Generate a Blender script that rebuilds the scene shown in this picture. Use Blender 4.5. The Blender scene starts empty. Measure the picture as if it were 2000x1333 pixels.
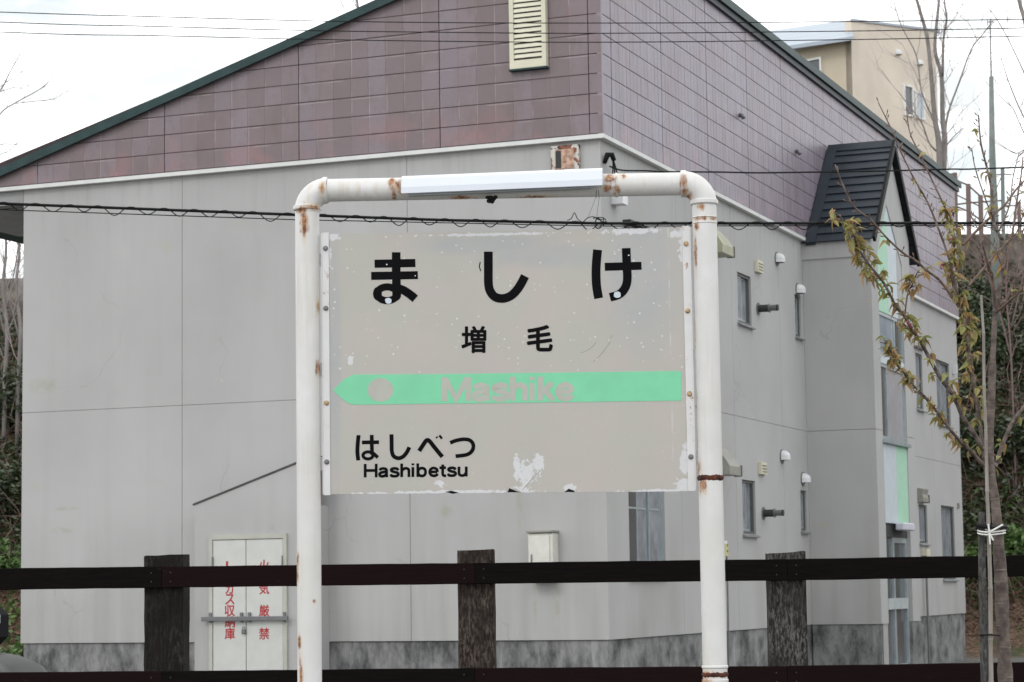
import bpy, math, random
from mathutils import Vector, Matrix
random.seed(7)
R = math.radians
SC = bpy.context.scene
COL = SC.collection

# ---------------------------------------------------------------- camera
CAMH = 1.42
FPX = 4600.0
PITCH, ROLL = R(6.03), R(-0.83)
cd = bpy.data.cameras.new('camera'); cam = bpy.data.objects.new('camera', cd); COL.objects.link(cam)
cd.sensor_width = 36; cd.lens = FPX / 2000 * 36
cd.clip_start = 0.1; cd.clip_end = 3000
ROT = Matrix.Rotation(math.pi/2 + PITCH, 3, 'X') @ Matrix.Rotation(ROLL, 3, 'Z')
cam.matrix_world = Matrix.Translation((0, 0, CAMH)) @ ROT.to_4x4()
cd.dof.use_dof = True; cd.dof.focus_distance = 10.9; cd.dof.aperture_fstop = 13
SC.camera = cam

# ---------------------------------------------------------------- sky, sun, exposure
SUN_EL, SUN_AZ = R(38), R(-142)      # azimuth measured from +Y clockwise: the sun stands behind and left of the camera
sdir = Vector((math.sin(SUN_AZ)*math.cos(SUN_EL), math.cos(SUN_AZ)*math.cos(SUN_EL), math.sin(SUN_EL)))
w = bpy.data.worlds.new('World'); SC.world = w; w.use_nodes = True
nt = w.node_tree; nt.nodes.clear()
wo = nt.nodes.new('ShaderNodeOutputWorld'); bg = nt.nodes.new('ShaderNodeBackground')
sky = nt.nodes.new('ShaderNodeTexSky'); sky.sky_type = 'NISHITA'; sky.sun_disc = False
sky.sun_elevation = SUN_EL; sky.sun_rotation = SUN_AZ
tc = nt.nodes.new('ShaderNodeTexCoord')
mp = nt.nodes.new('ShaderNodeMapping'); mp.inputs['Scale'].default_value = (3.0, 3.0, 9.0)
nz = nt.nodes.new('ShaderNodeTexNoise'); nz.inputs['Scale'].default_value = 2.2; nz.inputs['Detail'].default_value = 5
rp = nt.nodes.new('ShaderNodeMapRange'); rp.inputs['From Min'].default_value = 0.36; rp.inputs['From Max'].default_value = 0.56
rp.inputs['To Min'].default_value = 0.8; rp.inputs['To Max'].default_value = 1.0
mx = nt.nodes.new('ShaderNodeMix'); mx.data_type = 'RGBA'
nz2 = nt.nodes.new('ShaderNodeTexNoise'); nz2.inputs['Scale'].default_value = 3.1; nz2.inputs['Detail'].default_value = 6
rp2_ = nt.nodes.new('ShaderNodeMapRange'); rp2_.inputs['From Min'].default_value = .38; rp2_.inputs['From Max'].default_value = .56
cl = nt.nodes.new('ShaderNodeMix'); cl.data_type = 'RGBA'     # the lit cloud layer, thicker and thinner parts
cl.inputs['A'].default_value = (9.4, 10.0, 10.15, 1); cl.inputs['B'].default_value = (20.0, 20.1, 20.2, 1)
nt.links.new(mp.outputs['Vector'], nz2.inputs['Vector']); nt.links.new(nz2.outputs['Fac'], rp2_.inputs['Value'])
nt.links.new(rp2_.outputs['Result'], cl.inputs['Factor']); nt.links.new(cl.outputs['Result'], mx.inputs['B'])
nt.links.new(tc.outputs['Generated'], mp.inputs['Vector']); nt.links.new(mp.outputs['Vector'], nz.inputs['Vector'])
nt.links.new(nz.outputs['Fac'], rp.inputs['Value']); nt.links.new(rp.outputs['Result'], mx.inputs['Factor'])
nt.links.new(sky.outputs['Color'], mx.inputs['A']); nt.links.new(mx.outputs['Result'], bg.inputs['Color'])
bg.inputs['Strength'].default_value = 0.1
nt.links.new(bg.outputs[0], wo.inputs[0])
sl = bpy.data.lights.new('sun', 'SUN'); sl.energy = 0.55; sl.angle = R(14); sl.color = (1, .975, .94)
so = bpy.data.objects.new('sun', sl); COL.objects.link(so); so.rotation_euler = sdir.to_track_quat('Z', 'Y').to_euler()
SC.view_settings.view_transform = 'Standard'; SC.view_settings.look = 'None'
SC.view_settings.exposure = 0.05; SC.view_settings.gamma = 1; SC.view_settings.use_curve_mapping = False
SC.render.engine = 'CYCLES'; SC.cycles.max_bounces = 6

# ---------------------------------------------------------------- helpers
def ray(x, y): return ROT @ Vector(((x-1000)/FPX, -(y-666.5)/FPX, -1))
def at(x, y, Y):
    d = ray(x, y); return Vector((0, 0, CAMH)) + d*(Y/d.y)
def hit(x, y, o, n):
    d = ray(x, y); c = Vector((0, 0, CAMH)); return c + d*((o-c).dot(n)/d.dot(n))

class N:
    """small node-graph writer"""
    def __init__(s, name):
        s.m = bpy.data.materials.new(name); s.m.use_nodes = True; s.t = s.m.node_tree; s.t.nodes.clear()
        s.out = s.t.nodes.new('ShaderNodeOutputMaterial'); s.b = s.t.nodes.new('ShaderNodeBsdfPrincipled')
        s.t.links.new(s.b.outputs[0], s.out.inputs[0]); s.tc = s.t.nodes.new('ShaderNodeTexCoord')
        s.obj = s.tc.outputs['Object']
    def put(s, sock, v):
        if isinstance(v, bpy.types.NodeSocket): s.t.links.new(v, sock)
        elif isinstance(v, (tuple, list)) and len(v) == 3 and sock.type == 'RGBA': sock.default_value = (*v, 1)
        else: sock.default_value = v
    def node(s, k, **kw):
        n = s.t.nodes.new(k)
        for a, b in kw.items(): setattr(n, a, b)
        return n
    def noise(s, scale, detail=3, vec=None, stretch=None, rough=.55):
        v = vec or s.obj
        if stretch:
            m = s.node('ShaderNodeMapping'); m.inputs['Scale'].default_value = stretch; s.put(m.inputs['Vector'], v); v = m.outputs[0]
        n = s.node('ShaderNodeTexNoise'); n.inputs['Scale'].default_value = scale; n.inputs['Detail'].default_value = detail
        n.inputs['Roughness'].default_value = rough; s.put(n.inputs['Vector'], v); return n.outputs['Fac']
    def rng(s, v, a, b, c=0., d=1., smooth=False):
        n = s.node('ShaderNodeMapRange')
        if smooth: n.interpolation_type = 'SMOOTHSTEP'
        s.put(n.inputs['Value'], v)
        for k, x in zip(('From Min', 'From Max', 'To Min', 'To Max'), (a, b, c, d)): n.inputs[k].default_value = x
        return n.outputs['Result']
    def math(s, op, a, b=0.):
        n = s.node('ShaderNodeMath', operation=op); s.put(n.inputs[0], a); s.put(n.inputs[1], b); return n.outputs[0]
    def mix(s, f, a, b, blend='MIX'):
        n = s.node('ShaderNodeMix', data_type='RGBA', blend_type=blend)
        s.put(n.inputs['Factor'], f); s.put(n.inputs['A'], a); s.put(n.inputs['B'], b); return n.outputs['Result']
    def sep(s, v=None):
        n = s.node('ShaderNodeSeparateXYZ'); s.put(n.inputs[0], v or s.obj); return n.outputs
    def rand(s): return s.node('ShaderNodeObjectInfo').outputs['Random']
    def spots(s, lst):
        """soft ellipsoids: (x,y,z,rx,ry,rz) in object space; 1 at the centre, 0 at the rim"""
        acc = 0.
        for (x, y, z, a, b, c) in lst:
            n = s.node('ShaderNodeVectorMath', operation='SUBTRACT'); s.put(n.inputs[0], s.obj); n.inputs[1].default_value = (x, y, z)
            m = s.node('ShaderNodeVectorMath', operation='MULTIPLY'); s.put(m.inputs[0], n.outputs[0]); m.inputs[1].default_value = (1/a, 1/b, 1/c)
            l = s.node('ShaderNodeVectorMath', operation='LENGTH'); s.put(l.inputs[0], m.outputs[0])
            acc = s.math('MAXIMUM', s.math('SUBTRACT', 1., l.outputs['Value']), acc)
        return acc
    def bump(s, h, strength=.3, dist=.01):
        n = s.node('ShaderNodeBump'); n.inputs['Strength'].default_value = strength; n.inputs['Distance'].default_value = dist
        s.put(n.inputs['Height'], h); s.t.links.new(n.outputs[0], s.b.inputs['Normal'])
    def done(s, col, rough=.7, metal=0., spec=.5):
        s.put(s.b.inputs['Base Color'], col); s.put(s.b.inputs['Roughness'], rough); s.put(s.b.inputs['Metallic'], metal)
        s.b.inputs['Specular IOR Level'].default_value = spec; return s.m

def simple(name, c, rough=.6, metal=0., var=.12, scale=6., bump=0., spec=.5):
    n = N(name); f = n.noise(scale, 4); k = n.rng(f, .3, .7, 1-var, 1+var)
    cc = n.node('ShaderNodeVectorMath', operation='SCALE'); cc.inputs[0].default_value = c; n.put(cc.inputs['Scale'], k)
    if bump: n.bump(n.noise(scale*6, 4), bump, .004)
    return n.done(cc.outputs[0], rough, metal, spec)

class MB:
    def __init__(s): s.v = []; s.f = []
    def add(s, vs, fs):
        o = len(s.v); s.v += [tuple(v) for v in vs]; s.f += [tuple(i+o for i in f) for f in fs]; return s
    def box(s, x0, x1, y0, y1, z0, z1):
        return s.add([(x, y, z) for z in (z0, z1) for y in (y0, y1) for x in (x0, x1)],
                     [(0, 2, 3, 1), (4, 5, 7, 6), (0, 1, 5, 4), (2, 6, 7, 3), (0, 4, 6, 2), (1, 3, 7, 5)])
    def bbox(s, x0, x1, y0, y1, z0, z1, b=.004):
        """box with its edges cut off"""
        v = []; f = []
        xs, ys, zs = (x0, x1), (y0, y1), (z0, z1); sg = (1, -1); idx = {}
        for i in (0, 1):
            for j in (0, 1):
                for k in (0, 1):
                    for ax in range(3):
                        p = [xs[i], ys[j], zs[k]]; q = [sg[i]*b, sg[j]*b, sg[k]*b]
                        for a in range(3):
                            if a != ax: p[a] += q[a]
                        idx[i, j, k, ax] = len(v); v.append(p)
        g = lambda *t: idx[t]
        for i in (0, 1): f.append((g(i,0,0,0), g(i,1,0,0), g(i,1,1,0), g(i,0,1,0)))
        for j in (0, 1): f.append((g(0,j,0,1), g(1,j,0,1), g(1,j,1,1), g(0,j,1,1)))
        for k in (0, 1): f.append((g(0,0,k,2), g(1,0,k,2), g(1,1,k,2), g(0,1,k,2)))
        for j in (0, 1):
            for k in (0, 1): f.append((g(0,j,k,1), g(1,j,k,1), g(1,j,k,2), g(0,j,k,2)))
        for i in (0, 1):
            for k in (0, 1): f.append((g(i,0,k,0), g(i,1,k,0), g(i,1,k,2), g(i,0,k,2)))
        for i in (0, 1):
            for j in (0, 1): f.append((g(i,j,0,0), g(i,j,1,0), g(i,j,1,1), g(i,j,0,1)))
        for i in (0, 1):
            for j in (0, 1):
                for k in (0, 1): f.append((g(i,j,k,0), g(i,j,k,1), g(i,j,k,2)))
        return s.add(v, f)
    def prism(s, front, back):
        n = len(front)
        return s.add(list(front)+list(back), [tuple(range(n)), tuple(range(2*n-1, n-1, -1))] +
                     [(i, i+n, (i+1) % n+n, (i+1) % n) for i in range(n)])
    def tube(s, pts, rad, sides=8, cap=True):
        pts = [Vector(p) for p in pts]
        if not isinstance(rad, (list, tuple)): rad = [rad]*len(pts)
        n = len(pts); vs = []; ref = None
        for i, p in enumerate(pts):
            t = (pts[min(i+1, n-1)] - pts[max(i-1, 0)]).normalized()
            if ref is None:
                ref = t.cross(Vector((0, 0, 1)))
                if ref.length < .1: ref = t.cross(Vector((1, 0, 0)))
            ref = (ref - t*ref.dot(t)).normalized(); b = t.cross(ref)
            for k in range(sides):
                a = 2*math.pi*k/sides; vs.append(p + (ref*math.cos(a)+b*math.sin(a))*rad[i])
        fs = [(i*sides+k, i*sides+(k+1) % sides, (i+1)*sides+(k+1) % sides, (i+1)*sides+k) for i in range(n-1) for k in range(sides)]
        if cap: fs += [tuple(range(sides-1, -1, -1)), tuple(range((n-1)*sides, n*sides))]
        return s.add(vs, fs)
    def mesh(s, name, mat=None, smooth=False):
        m = bpy.data.meshes.new(name); m.from_pydata(s.v, [], s.f); m.update()
        if smooth: m.shade_smooth()
        if mat: m.materials.append(mat)
        return m

def obj(name, mb, mat, parent=None, smooth=False, label=None, kind=None, loc=None):
    me = mb.mesh(name, mat, smooth) if isinstance(mb, MB) else mb
    if not isinstance(mb, MB) and mat and not me.materials: me.materials.append(mat)
    o = bpy.data.objects.new(name, me); COL.objects.link(o)
    if parent: o.parent = parent
    if loc: o.location = loc
    if label: o['label'] = label
    if kind: o['kind'] = kind
    return o
def tag(o, label, cat, group=None):
    o['label'] = label; o['category'] = cat
    if group: o['group'] = group
    return o
def thing(name, label, cat, loc=(0, 0, 0), rz=0., group=None):
    o = bpy.data.objects.new(name, None); COL.objects.link(o); o.location = loc; o.rotation_euler = (0, 0, rz)
    o.empty_display_size = .3
    return tag(o, label, cat, group)
def autosmooth(o, ang=35):
    me = o.data; me.shade_smooth()
    try: me.set_sharp_from_angle(angle=R(ang))
    except Exception: pass
    return o
def crom(pts, k=6):
    """Catmull-Rom through points of any dimension"""
    P = [Vector(p) for p in pts]; out = []
    for i in range(len(P)-1):
        a, b, c, d = P[max(i-1, 0)], P[i], P[i+1], P[min(i+2, len(P)-1)]
        for j in range(k):
            t = j/k; out.append(.5*((2*b)+(c-a)*t+(2*a-5*b+4*c-d)*t*t+(3*b-a-3*c+d)*t**3))
    return out+[P[-1]]

# ---------------------------------------------------------------- materials
def m_wall():
    n = N('grey_render'); s = n.sep()
    big = n.noise(.55, 4); streak = n.noise(1.0, 5, stretch=(1.4, 5, .35)); fine = n.noise(60, 3)
    c = n.mix(n.rng(big, .3, .7), (.372, .370, .367), (.435, .433, .430))
    c = n.mix(n.rng(streak, .52, .8, 0, .2), c, (.30, .30, .285))
    low = n.rng(s[2], .9, 2.6, .55, 0)
    c = n.mix(n.math('MULTIPLY', low, n.rng(streak, .35, .75)), c, (.29, .285, .26))
    # pale scuffs and ochre blotches
    scuff = n.rng(n.noise(2.6, 8, rough=.7), .66, .72, 0, .5)
    c = n.mix(scuff, c, (.50, .49, .44))
    och = n.rng(n.noise(1.7, 6, stretch=(1, 1, 2.2)), .67, .76, 0, .45)
    c = n.mix(och, c, (.42, .38, .27))
    # hairline cracks
    v = n.node('ShaderNodeTexVoronoi', feature='DISTANCE_TO_EDGE'); v.inputs['Scale'].default_value = .42
    wn = n.node('ShaderNodeVectorMath', operation='ADD')
    nn = n.node('ShaderNodeTexNoise'); nn.inputs['Scale'].default_value = 1.6; nn.inputs['Detail'].default_value = 6; n.put(nn.inputs['Vector'], n.obj)
    n.put(wn.inputs[0], n.obj); n.put(wn.inputs[1], nn.outputs['Color']); n.put(v.inputs['Vector'], wn.outputs[0])
    crack = n.math('MULTIPLY', n.rng(v.outputs['Distance'], .0, .006, 1, 0), n.rng(n.noise(.7, 2), .56, .6))
    c = n.mix(n.math('MULTIPLY', crack, .22), c, (.16, .15, .13))
    sp1 = n.spots([(0, .86, 1.5, .3, .035, .75), (0, .60, 1.4, .3, .05, .7), (0, 7.0, 1.45, .3, .03, .12), (0, 6.84, 2.46, .3, .22, .03), (0, 4.95, 2.25, .3, .12, .12), (0, 7.15, 3.95, .3, .3, .12), (0, 1.02, 2.35, .3, .05, .35), (0, 1.9, 2.3, .3, .1, .1), (0, 6.9, 2.2, .3, .2, .05)])
    c = n.mix(n.math('MULTIPLY', n.rng(sp1, .05, .6, 0, .55), n.rng(n.noise(7, 5), .35, .6)), c, (.33, .31, .235))
    top = n.math('MULTIPLY', n.rng(s[2], 5.5, 6.38, 0, .8), n.rng(n.noise(2.0, 6, stretch=(4, 4, .25)), .50, .70)); c = n.mix(n.math('MULTIPLY', top, .55), c, (.27, .27, .265))
    n.bump(n.math('ADD', fine, n.math('MULTIPLY', big, 2.)), .25, .004)
    return n.done(c, .85, spec=.3)
M_WALL = m_wall()
def m_clad(name, a, b, red, streaky):
    n = N(name); s = n.sep()
    f = n.noise(1.3, 5); g = n.noise(3.5, 6, stretch=(2.2, 2.2, .7))
    c = n.mix(n.rng(f, .32, .68), a, b)
    r = n.rand(); c = n.mix(n.rng(r, 0, 1, 0, .45), c, n.mix(.5, a, (.20, .185, .215)))
    isl = n.node('ShaderNodeNewGeometry').outputs['Random Per Island']; am = .5 if not streaky else .22
    c = n.mix(n.rng(isl, .5, 1, 0, am), c, (.135, .10, .098)); c = n.mix(n.rng(isl, .0, .35, am, 0), c, (.20, .185, .225))
    c = n.mix(n.rng(g, .55, .72, 0, .55), c, (.15, .115, .105))
    low = n.rng(s[2], 6.4, 6.95, .75, 0)
    rr = n.rng(n.noise(2.2, 6), .48, .66)
    c = n.mix(n.math('MULTIPLY', low, rr), c, red)
    c = n.mix(n.math('MULTIPLY', n.rng(n.noise(1.1, 3), .58, .68), n.rng(n.noise(14, 4, stretch=(1, 1, .3)), .55, .7, 0, .35)), c, red)
    # whitish worn lips under each course
    fr = n.math('FRACT', n.math('DIVIDE', n.math('SUBTRACT', s[2], 6.40), .225))
    lip = n.math('MULTIPLY', n.rng(fr, .95, .985, 0, 1), n.rng(n.noise(2.3, 5), .5, .62, 0, .6))
    c = n.mix(lip, c, (.42, .37, .35))
    if not streaky:   # worn pale seams between the squares of some courses
        fy = n.math('FRACT', n.math('DIVIDE', n.math('SUBTRACT', s[1], .10), .2234))
        edge = n.math('MAXIMUM', n.rng(fy, .03, .0, 0, 1), n.rng(fy, .97, 1., 0, 1))
        c = n.mix(n.math('MULTIPLY', edge, n.rng(n.noise(2.1, 5), .48, .60, 0, .75)), c, (.40, .35, .34))
    mot = n.noise(11, 6, rough=.7); c = n.mix(n.rng(mot, .50, .72, 0, .55), c, (.16, .125, .12))
    if streaky:
        st = n.noise(9, 3, stretch=(1, 1, .12)); c = n.mix(n.rng(st, .4, .7, 0, .25), c, (.36, .32, .34))
    n.bump(n.noise(5, 4), .15, .006)
    return n.done(c, .42, spec=.45)
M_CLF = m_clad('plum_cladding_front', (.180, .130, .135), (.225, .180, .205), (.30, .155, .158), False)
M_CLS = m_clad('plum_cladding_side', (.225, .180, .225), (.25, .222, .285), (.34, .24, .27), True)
M_GROOVE = simple('cladding_backing', (.075, .05, .055), .8)
def m_conc(name='stained_concrete', a=(.25, .25, .248), b=(.07, .07, .072)):
    n = N(name); st = n.noise(3.0, 8, stretch=(.9, 2.2, 1.0), rough=.72); bl = n.noise(1.6, 6)
    wh = n.noise(3.2, 5, stretch=(1.2, 2.4, .3))
    c = n.mix(n.rng(n.math('ADD', n.math('MULTIPLY', st, .7), n.math('MULTIPLY', bl, .4)), .46, .66), a, b)
    c = n.mix(n.rng(wh, .62, .74, 0, .6), c, (.42, .42, .44))
    n.bump(n.noise(30, 5), .4, .006); return n.done(c, .9, spec=.2)
M_CONC = m_conc()
M_TRIM = simple('pale_trim', (.62, .63, .62), .5, var=.06)
M_FASCIA = simple('green_black_fascia', (.022, .048, .048), .5, var=.2, spec=.25)
M_ROOFM = simple('dark_roof_metal', (.020, .028, .038), .5, var=.25, scale=2.5, spec=.3)
M_BLACK = simple('black_rubber', (.009, .009, .010), .6, spec=.15)
M_ALU = simple('window_aluminium', (.36, .41, .43), .38, .35)
M_DARKALU = simple('dark_bronze_frame', (.10, .10, .10), .5)
M_SILL = simple('sill_metal', (.22, .23, .235), .45, .2)
M_GLASS = simple('window_glass', (.095, .105, .115), .12, var=.3, scale=2, spec=.6)
M_FROST = simple('curtained_glass', (.235, .25, .275), .2, var=.3, scale=5, spec=.4)
M_CREAM = simple('cream_paint', (.60, .58, .45), .5, var=.07)
M_HOODW = simple('white_hood', (.62, .63, .64), .35, var=.06)
M_HOODG = simple('grey_hood', (.27, .265, .235), .5)
M_HOODY = simple('yellowed_hood', (.34, .34, .235), .5)
M_STEEL = simple('dull_steel', (.17, .17, .175), .4, .5)
M_DARK = simple('flat_dark', (.03, .03, .03), .7)
M_MINT = simple('mint_panel', (.36, .60, .45), .6, var=.05)
M_PALE = simple('pale_blue_panel', (.50, .56, .60), .55, var=.05)
M_WHITE = simple('white_paint', (.72, .73, .72), .45, var=.05)
M_RED = simple('red_lettering', (.36, .018, .02), .6)
M_DOOR = simple('store_door_paint', (.53, .535, .51), .5, var=.05)
M_DFRAME = simple('store_frame_paint', (.42, .42, .37), .6, var=.08)

# ================================================================ ground and terrain
def hill(x, y):
    t = (y-46.6)/8.2
    w_ = .35*math.sin(x*.7)+.25*math.sin(x*1.9+1)+.2*math.sin(y*1.3+x)
    if t <= 0: return 0.
    if t < 1: return 8.2*(t*t*(3-2*t)*.35+t*.65) + w_*min(1, t*3)
    return 8.2 + min((y-54.8)*.18, 1.4) + w_*.5
def ground():
    mb = MB(); xs = [-400, -200, -100, -60, -40]+[-30+i for i in range(61)]+[40, 60, 100, 200, 400]
    ys = [-100, -40, -10, 0, 10, 20, 30, 40, 44, 46]+[46.6+.6*i for i in range(1, 20)]+[60, 63, 70, 90, 150, 300, 800]
    for y in ys:
        for x in xs: mb.v.append((x, y, hill(x, y)))
    W_ = len(xs)
    for j in range(len(ys)-1):
        for i in range(W_-1): mb.f.append((j*W_+i, j*W_+i+1, (j+1)*W_+i+1, (j+1)*W_+i))
    n = N('earth_and_leaf_litter'); a = n.noise(1.5, 6); b = n.noise(14, 6); s = n.sep()
    c = n.mix(n.rng(b, .35, .68), (.055, .035, .025), (.20, .13, .09))
    c = n.mix(n.rng(a, .5, .62, 0, .7), c, (.05, .07, .025))
    gr = n.mix(n.rng(n.noise(25, 6), .3, .7), (.11, .108, .10), (.20, .195, .185))
    c = n.mix(n.rng(s[1], 44.5, 46.3), gr, c)
    n.bump(b, .8, .08)
    o = obj('ground', mb, n.done(c, .95, spec=.2), kind='structure', smooth=True)
ground()

# ================================================================ the grey building
BO = Vector((1.0043, 25.65, 0)); TH = R(68.289)
V3 = Vector((math.cos(TH), math.sin(TH), 0)); U3 = Vector((-math.sin(TH), math.cos(TH), 0))
BL = thing('apartment_building', 'two storey grey building with plum metal cladding under a sloping roof behind the sign', 'building', BO, TH)
def fp(x, y, off=0.):            # point of the front plane: (along, height)
    p = hit(x, y, BO-V3*off, V3)-BO; return p.dot(U3), p.z
def sp_(x, y, off=0.):
    p = hit(x, y, BO-U3*off, U3)-BO; return p.dot(V3), p.z
# frames of reference: (along, height, outwards) -> building space (x = V, y = U)
PF = lambda a, z, d=0.: (-d, a, z)
PS = lambda a, z, d=0.: (a, -d, z)
TX, TQ, TE = 8.65, 1.0, 11.25    # stair tower: near side, projection, far side
PTL = lambda a, z, d=0.: (TX-d, -a, z)          # a runs outwards from the wall
PTF = lambda a, z, d=0.: (a, -TQ-d, z)
WT = 6.38; FT = .868

def slab(P, a0, a1, z0, z1, d0, d1, holes=(), mb=None, reveal=None):
    """flat slab with rectangular openings, d0 back, d1 front"""
    mb = mb or MB()
    hs = [(max(h[0], a0), min(h[1], a1), max(h[2], z0), min(h[3], z1)) for h in holes]
    hs = [h for h in hs if h[0] < h[1]-1e-4 and h[2] < h[3]-1e-4]
    As = sorted({a0, a1, *[h[0] for h in hs], *[h[1] for h in hs]}); Zs = sorted({z0, z1, *[h[2] for h in hs], *[h[3] for h in hs]})
    inh = lambda a, z: any(h[0] < a < h[1] and h[2] < z < h[3] for h in hs)
    for i in range(len(As)-1):
        for j in range(len(Zs)-1):
            a, b, c, d = As[i], As[i+1], Zs[j], Zs[j+1]
            if inh((a+b)/2, (c+d)/2): continue
            mb.add([P(a, c, d1), P(b, c, d1), P(b, d, d1), P(a, d, d1)], [(0, 1, 2, 3)])
    q = [(a0, z0), (a1, z0), (a1, z1), (a0, z1)]
    for i in range(4):
        (a, c), (b, d) = q[i], q[(i+1) % 4]
        mb.add([P(a, c, d0), P(b, d, d0), P(b, d, d1), P(a, c, d1)], [(0, 1, 2, 3)])
    if reveal is None: reveal = d0
    for h in hs:
        q = [(h[0], h[2]), (h[1], h[2]), (h[1], h[3]), (h[0], h[3])]
        for i in range(4):
            (a, c), (b, d) = q[i], q[(i+1) % 4]
            mb.add([P(a, c, reveal), P(b, d, reveal), P(b, d, d1), P(a, c, d1)], [(0, 1, 2, 3)])
    return mb
def pbox(P, a0, a1, z0, z1, d0, d1, mb=None):
    mb = mb or MB(); c = [P(a, z, d) for d in (d0, d1) for z in (z0, z1) for a in (a0, a1)]
    return mb.add(c, [(0, 2, 3, 1), (4, 5, 7, 6), (0, 1, 5, 4), (2, 6, 7, 3), (0, 4, 6, 2), (1, 3, 7, 5)])

def window(P, a0, a1, z0, z1, depth=.045, rail=None, glass=None, sashes=2, sill=True, fw=.035, sm=None, panes=None):
    g = .004
    fr = MB()
    pbox(P, a0+g, a1-g, z1-fw, z1-g, -depth-.03, -depth+.02, fr); pbox(P, a0+g, a1-g, z0+g, z0+fw, -depth-.03, -depth+.02, fr)
    pbox(P, a0+g, a0+fw, z0+fw, z1-fw, -depth-.03, -depth+.02, fr); pbox(P, a1-fw, a1-g, z0+fw, z1-fw, -depth-.03, -depth+.02, fr)
    wdw = obj('window', fr, sm or M_DARKALU, BL)
    w_ = (a1-a0-2*fw)/sashes
    for k in range(sashes):
        p, q = a0+fw+k*w_, a0+fw+(k+1)*w_; dd = -depth-(.0 if k % 2 == 0 else .022)
        s_ = MB(); t = .022
        pbox(P, p, p+t, z0+fw, z1-fw, dd-.018, dd, s_); pbox(P, q-t, q, z0+fw, z1-fw, dd-.018, dd, s_)
        pbox(P, p+t, q-t, z1-fw-t, z1-fw, dd-.018, dd, s_); pbox(P, p+t, q-t, z0+fw, z0+fw+t*1.6, dd-.018, dd, s_)
        if rail: pbox(P, p+t, q-t, rail-.012, rail+.012, dd-.018, dd-.001, s_)
        obj('sash', s_, M_ALU, wdw)
        obj('pane', pbox(P, p+t-.003, q-t+.003, z0+fw+.01, z1-fw-.01, dd-.012, dd-.007), (panes[k] if panes else glass) or M_FROST, wdw)
    if sill:
        m = MB(); a = [(a0-.03, 0), (a1+.03, 0)]
        pts = lambda z, d: [P(a0-.03, z, d), P(a1+.03, z, d)]
        v = [P(a0-.03, z0-.045, .001), P(a1+.03, z0-.045, .001), P(a1+.03, z0-.045, .05), P(a0-.03, z0-.045, .05),
             P(a0-.03, z0-.005, .001), P(a1+.03, z0-.005, .001), P(a1+.03, z0-.03, .05), P(a0-.03, z0-.03, .05)]
        m.add(v, [(0, 1, 2, 3), (4, 5, 6, 7), (0, 1, 5, 4), (3, 2, 6, 7), (0, 3, 7, 4), (1, 2, 6, 5)])
        obj('sill', m, M_SILL, wdw)
    return wdw

# ---- openings of the side wall
S_UP = [(5.28, 5.92, 4.86, 5.52), (8.17, 8.50, 4.95, 5.55), (.78, 2.0, 4.35, 5.50), (16.2, 16.75, 4.45, 5.42), (17.95, 19.15, 4.30, 5.46)]
S_LO = [(5.27, 5.88, 2.10, 2.80), (8.19, 8.53, 2.19, 2.76), (.73, 2.02, 1.56, 2.98), (16.08, 16.75, 2.12, 2.78), (17.97, 19.15, 1.50, 2.82)]
S_H = S_UP+S_LO
# core (sits 18 mm behind the face so that panel joints read as recesses)
core = slab(PF, .02, 7.43, FT, 8.9-.3054*0-0.0, -.25, -.012) if False else None
cf = slab(PF, .024, 7.46, FT+.003, WT, -.25, -.012)
obj('wall_core', cf, M_WALL, BL)
cs = slab(PS, .02, 19.95, FT+.003, WT, -.25, -.012, S_H, reveal=-.20)
obj('wall_core', cs, M_WALL, BL)
j = .003
def wall_panels(P, cols, rows, holes=()):
    for a0, a1 in zip(cols[:-1], cols[1:]):
        for z0, z1 in zip(rows[:-1], rows[1:]):
            A0 = a0+(j if a0 != cols[0] else 0); A1 = a1-(j if a1 != cols[-1] else 0)
            Z0 = z0+(j if z0 != rows[0] else 0); Z1 = z1-(j if z1 != rows[-1] else 0)
            obj('wall_panel', slab(P, A0, A1, Z0, Z1, -.0115, 0, holes), M_WALL, BL)
wall_panels(PF, (0, 2.343, 5.265, 7.47), (FT, 3.632, WT))
wall_panels(PS, (0.012, 2.69, 5.0, 7.33, TX-.005), (FT, 3.615, WT), S_H)
wall_panels(PS, (TE+.005, 15.0, 17.4, 19.95), (FT, 3.605, WT), S_H)
# back and far sides
m = MB(); m.box(.3, 19.93, 7.3, 7.46, 0, WT); m.box(19.8, 19.949, .03, 7.29, 0, WT); obj('back_wall', m, M_WALL, BL)
m = MB(); m.box(.3, 19.7, .3, 7.2, 3.3, 3.5); obj('floor_slab', m, M_CONC, BL)
# foundation
fo = MB(); fo.box(.022, 19.93, .022, .3, 0, FT-.006); obj('foundation', fo, M_CONC, BL)
fo = MB(); fo.box(.022, .3, .301, 7.44, 0, FT-.006); obj('foundation', fo, M_CONC, BL)

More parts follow.
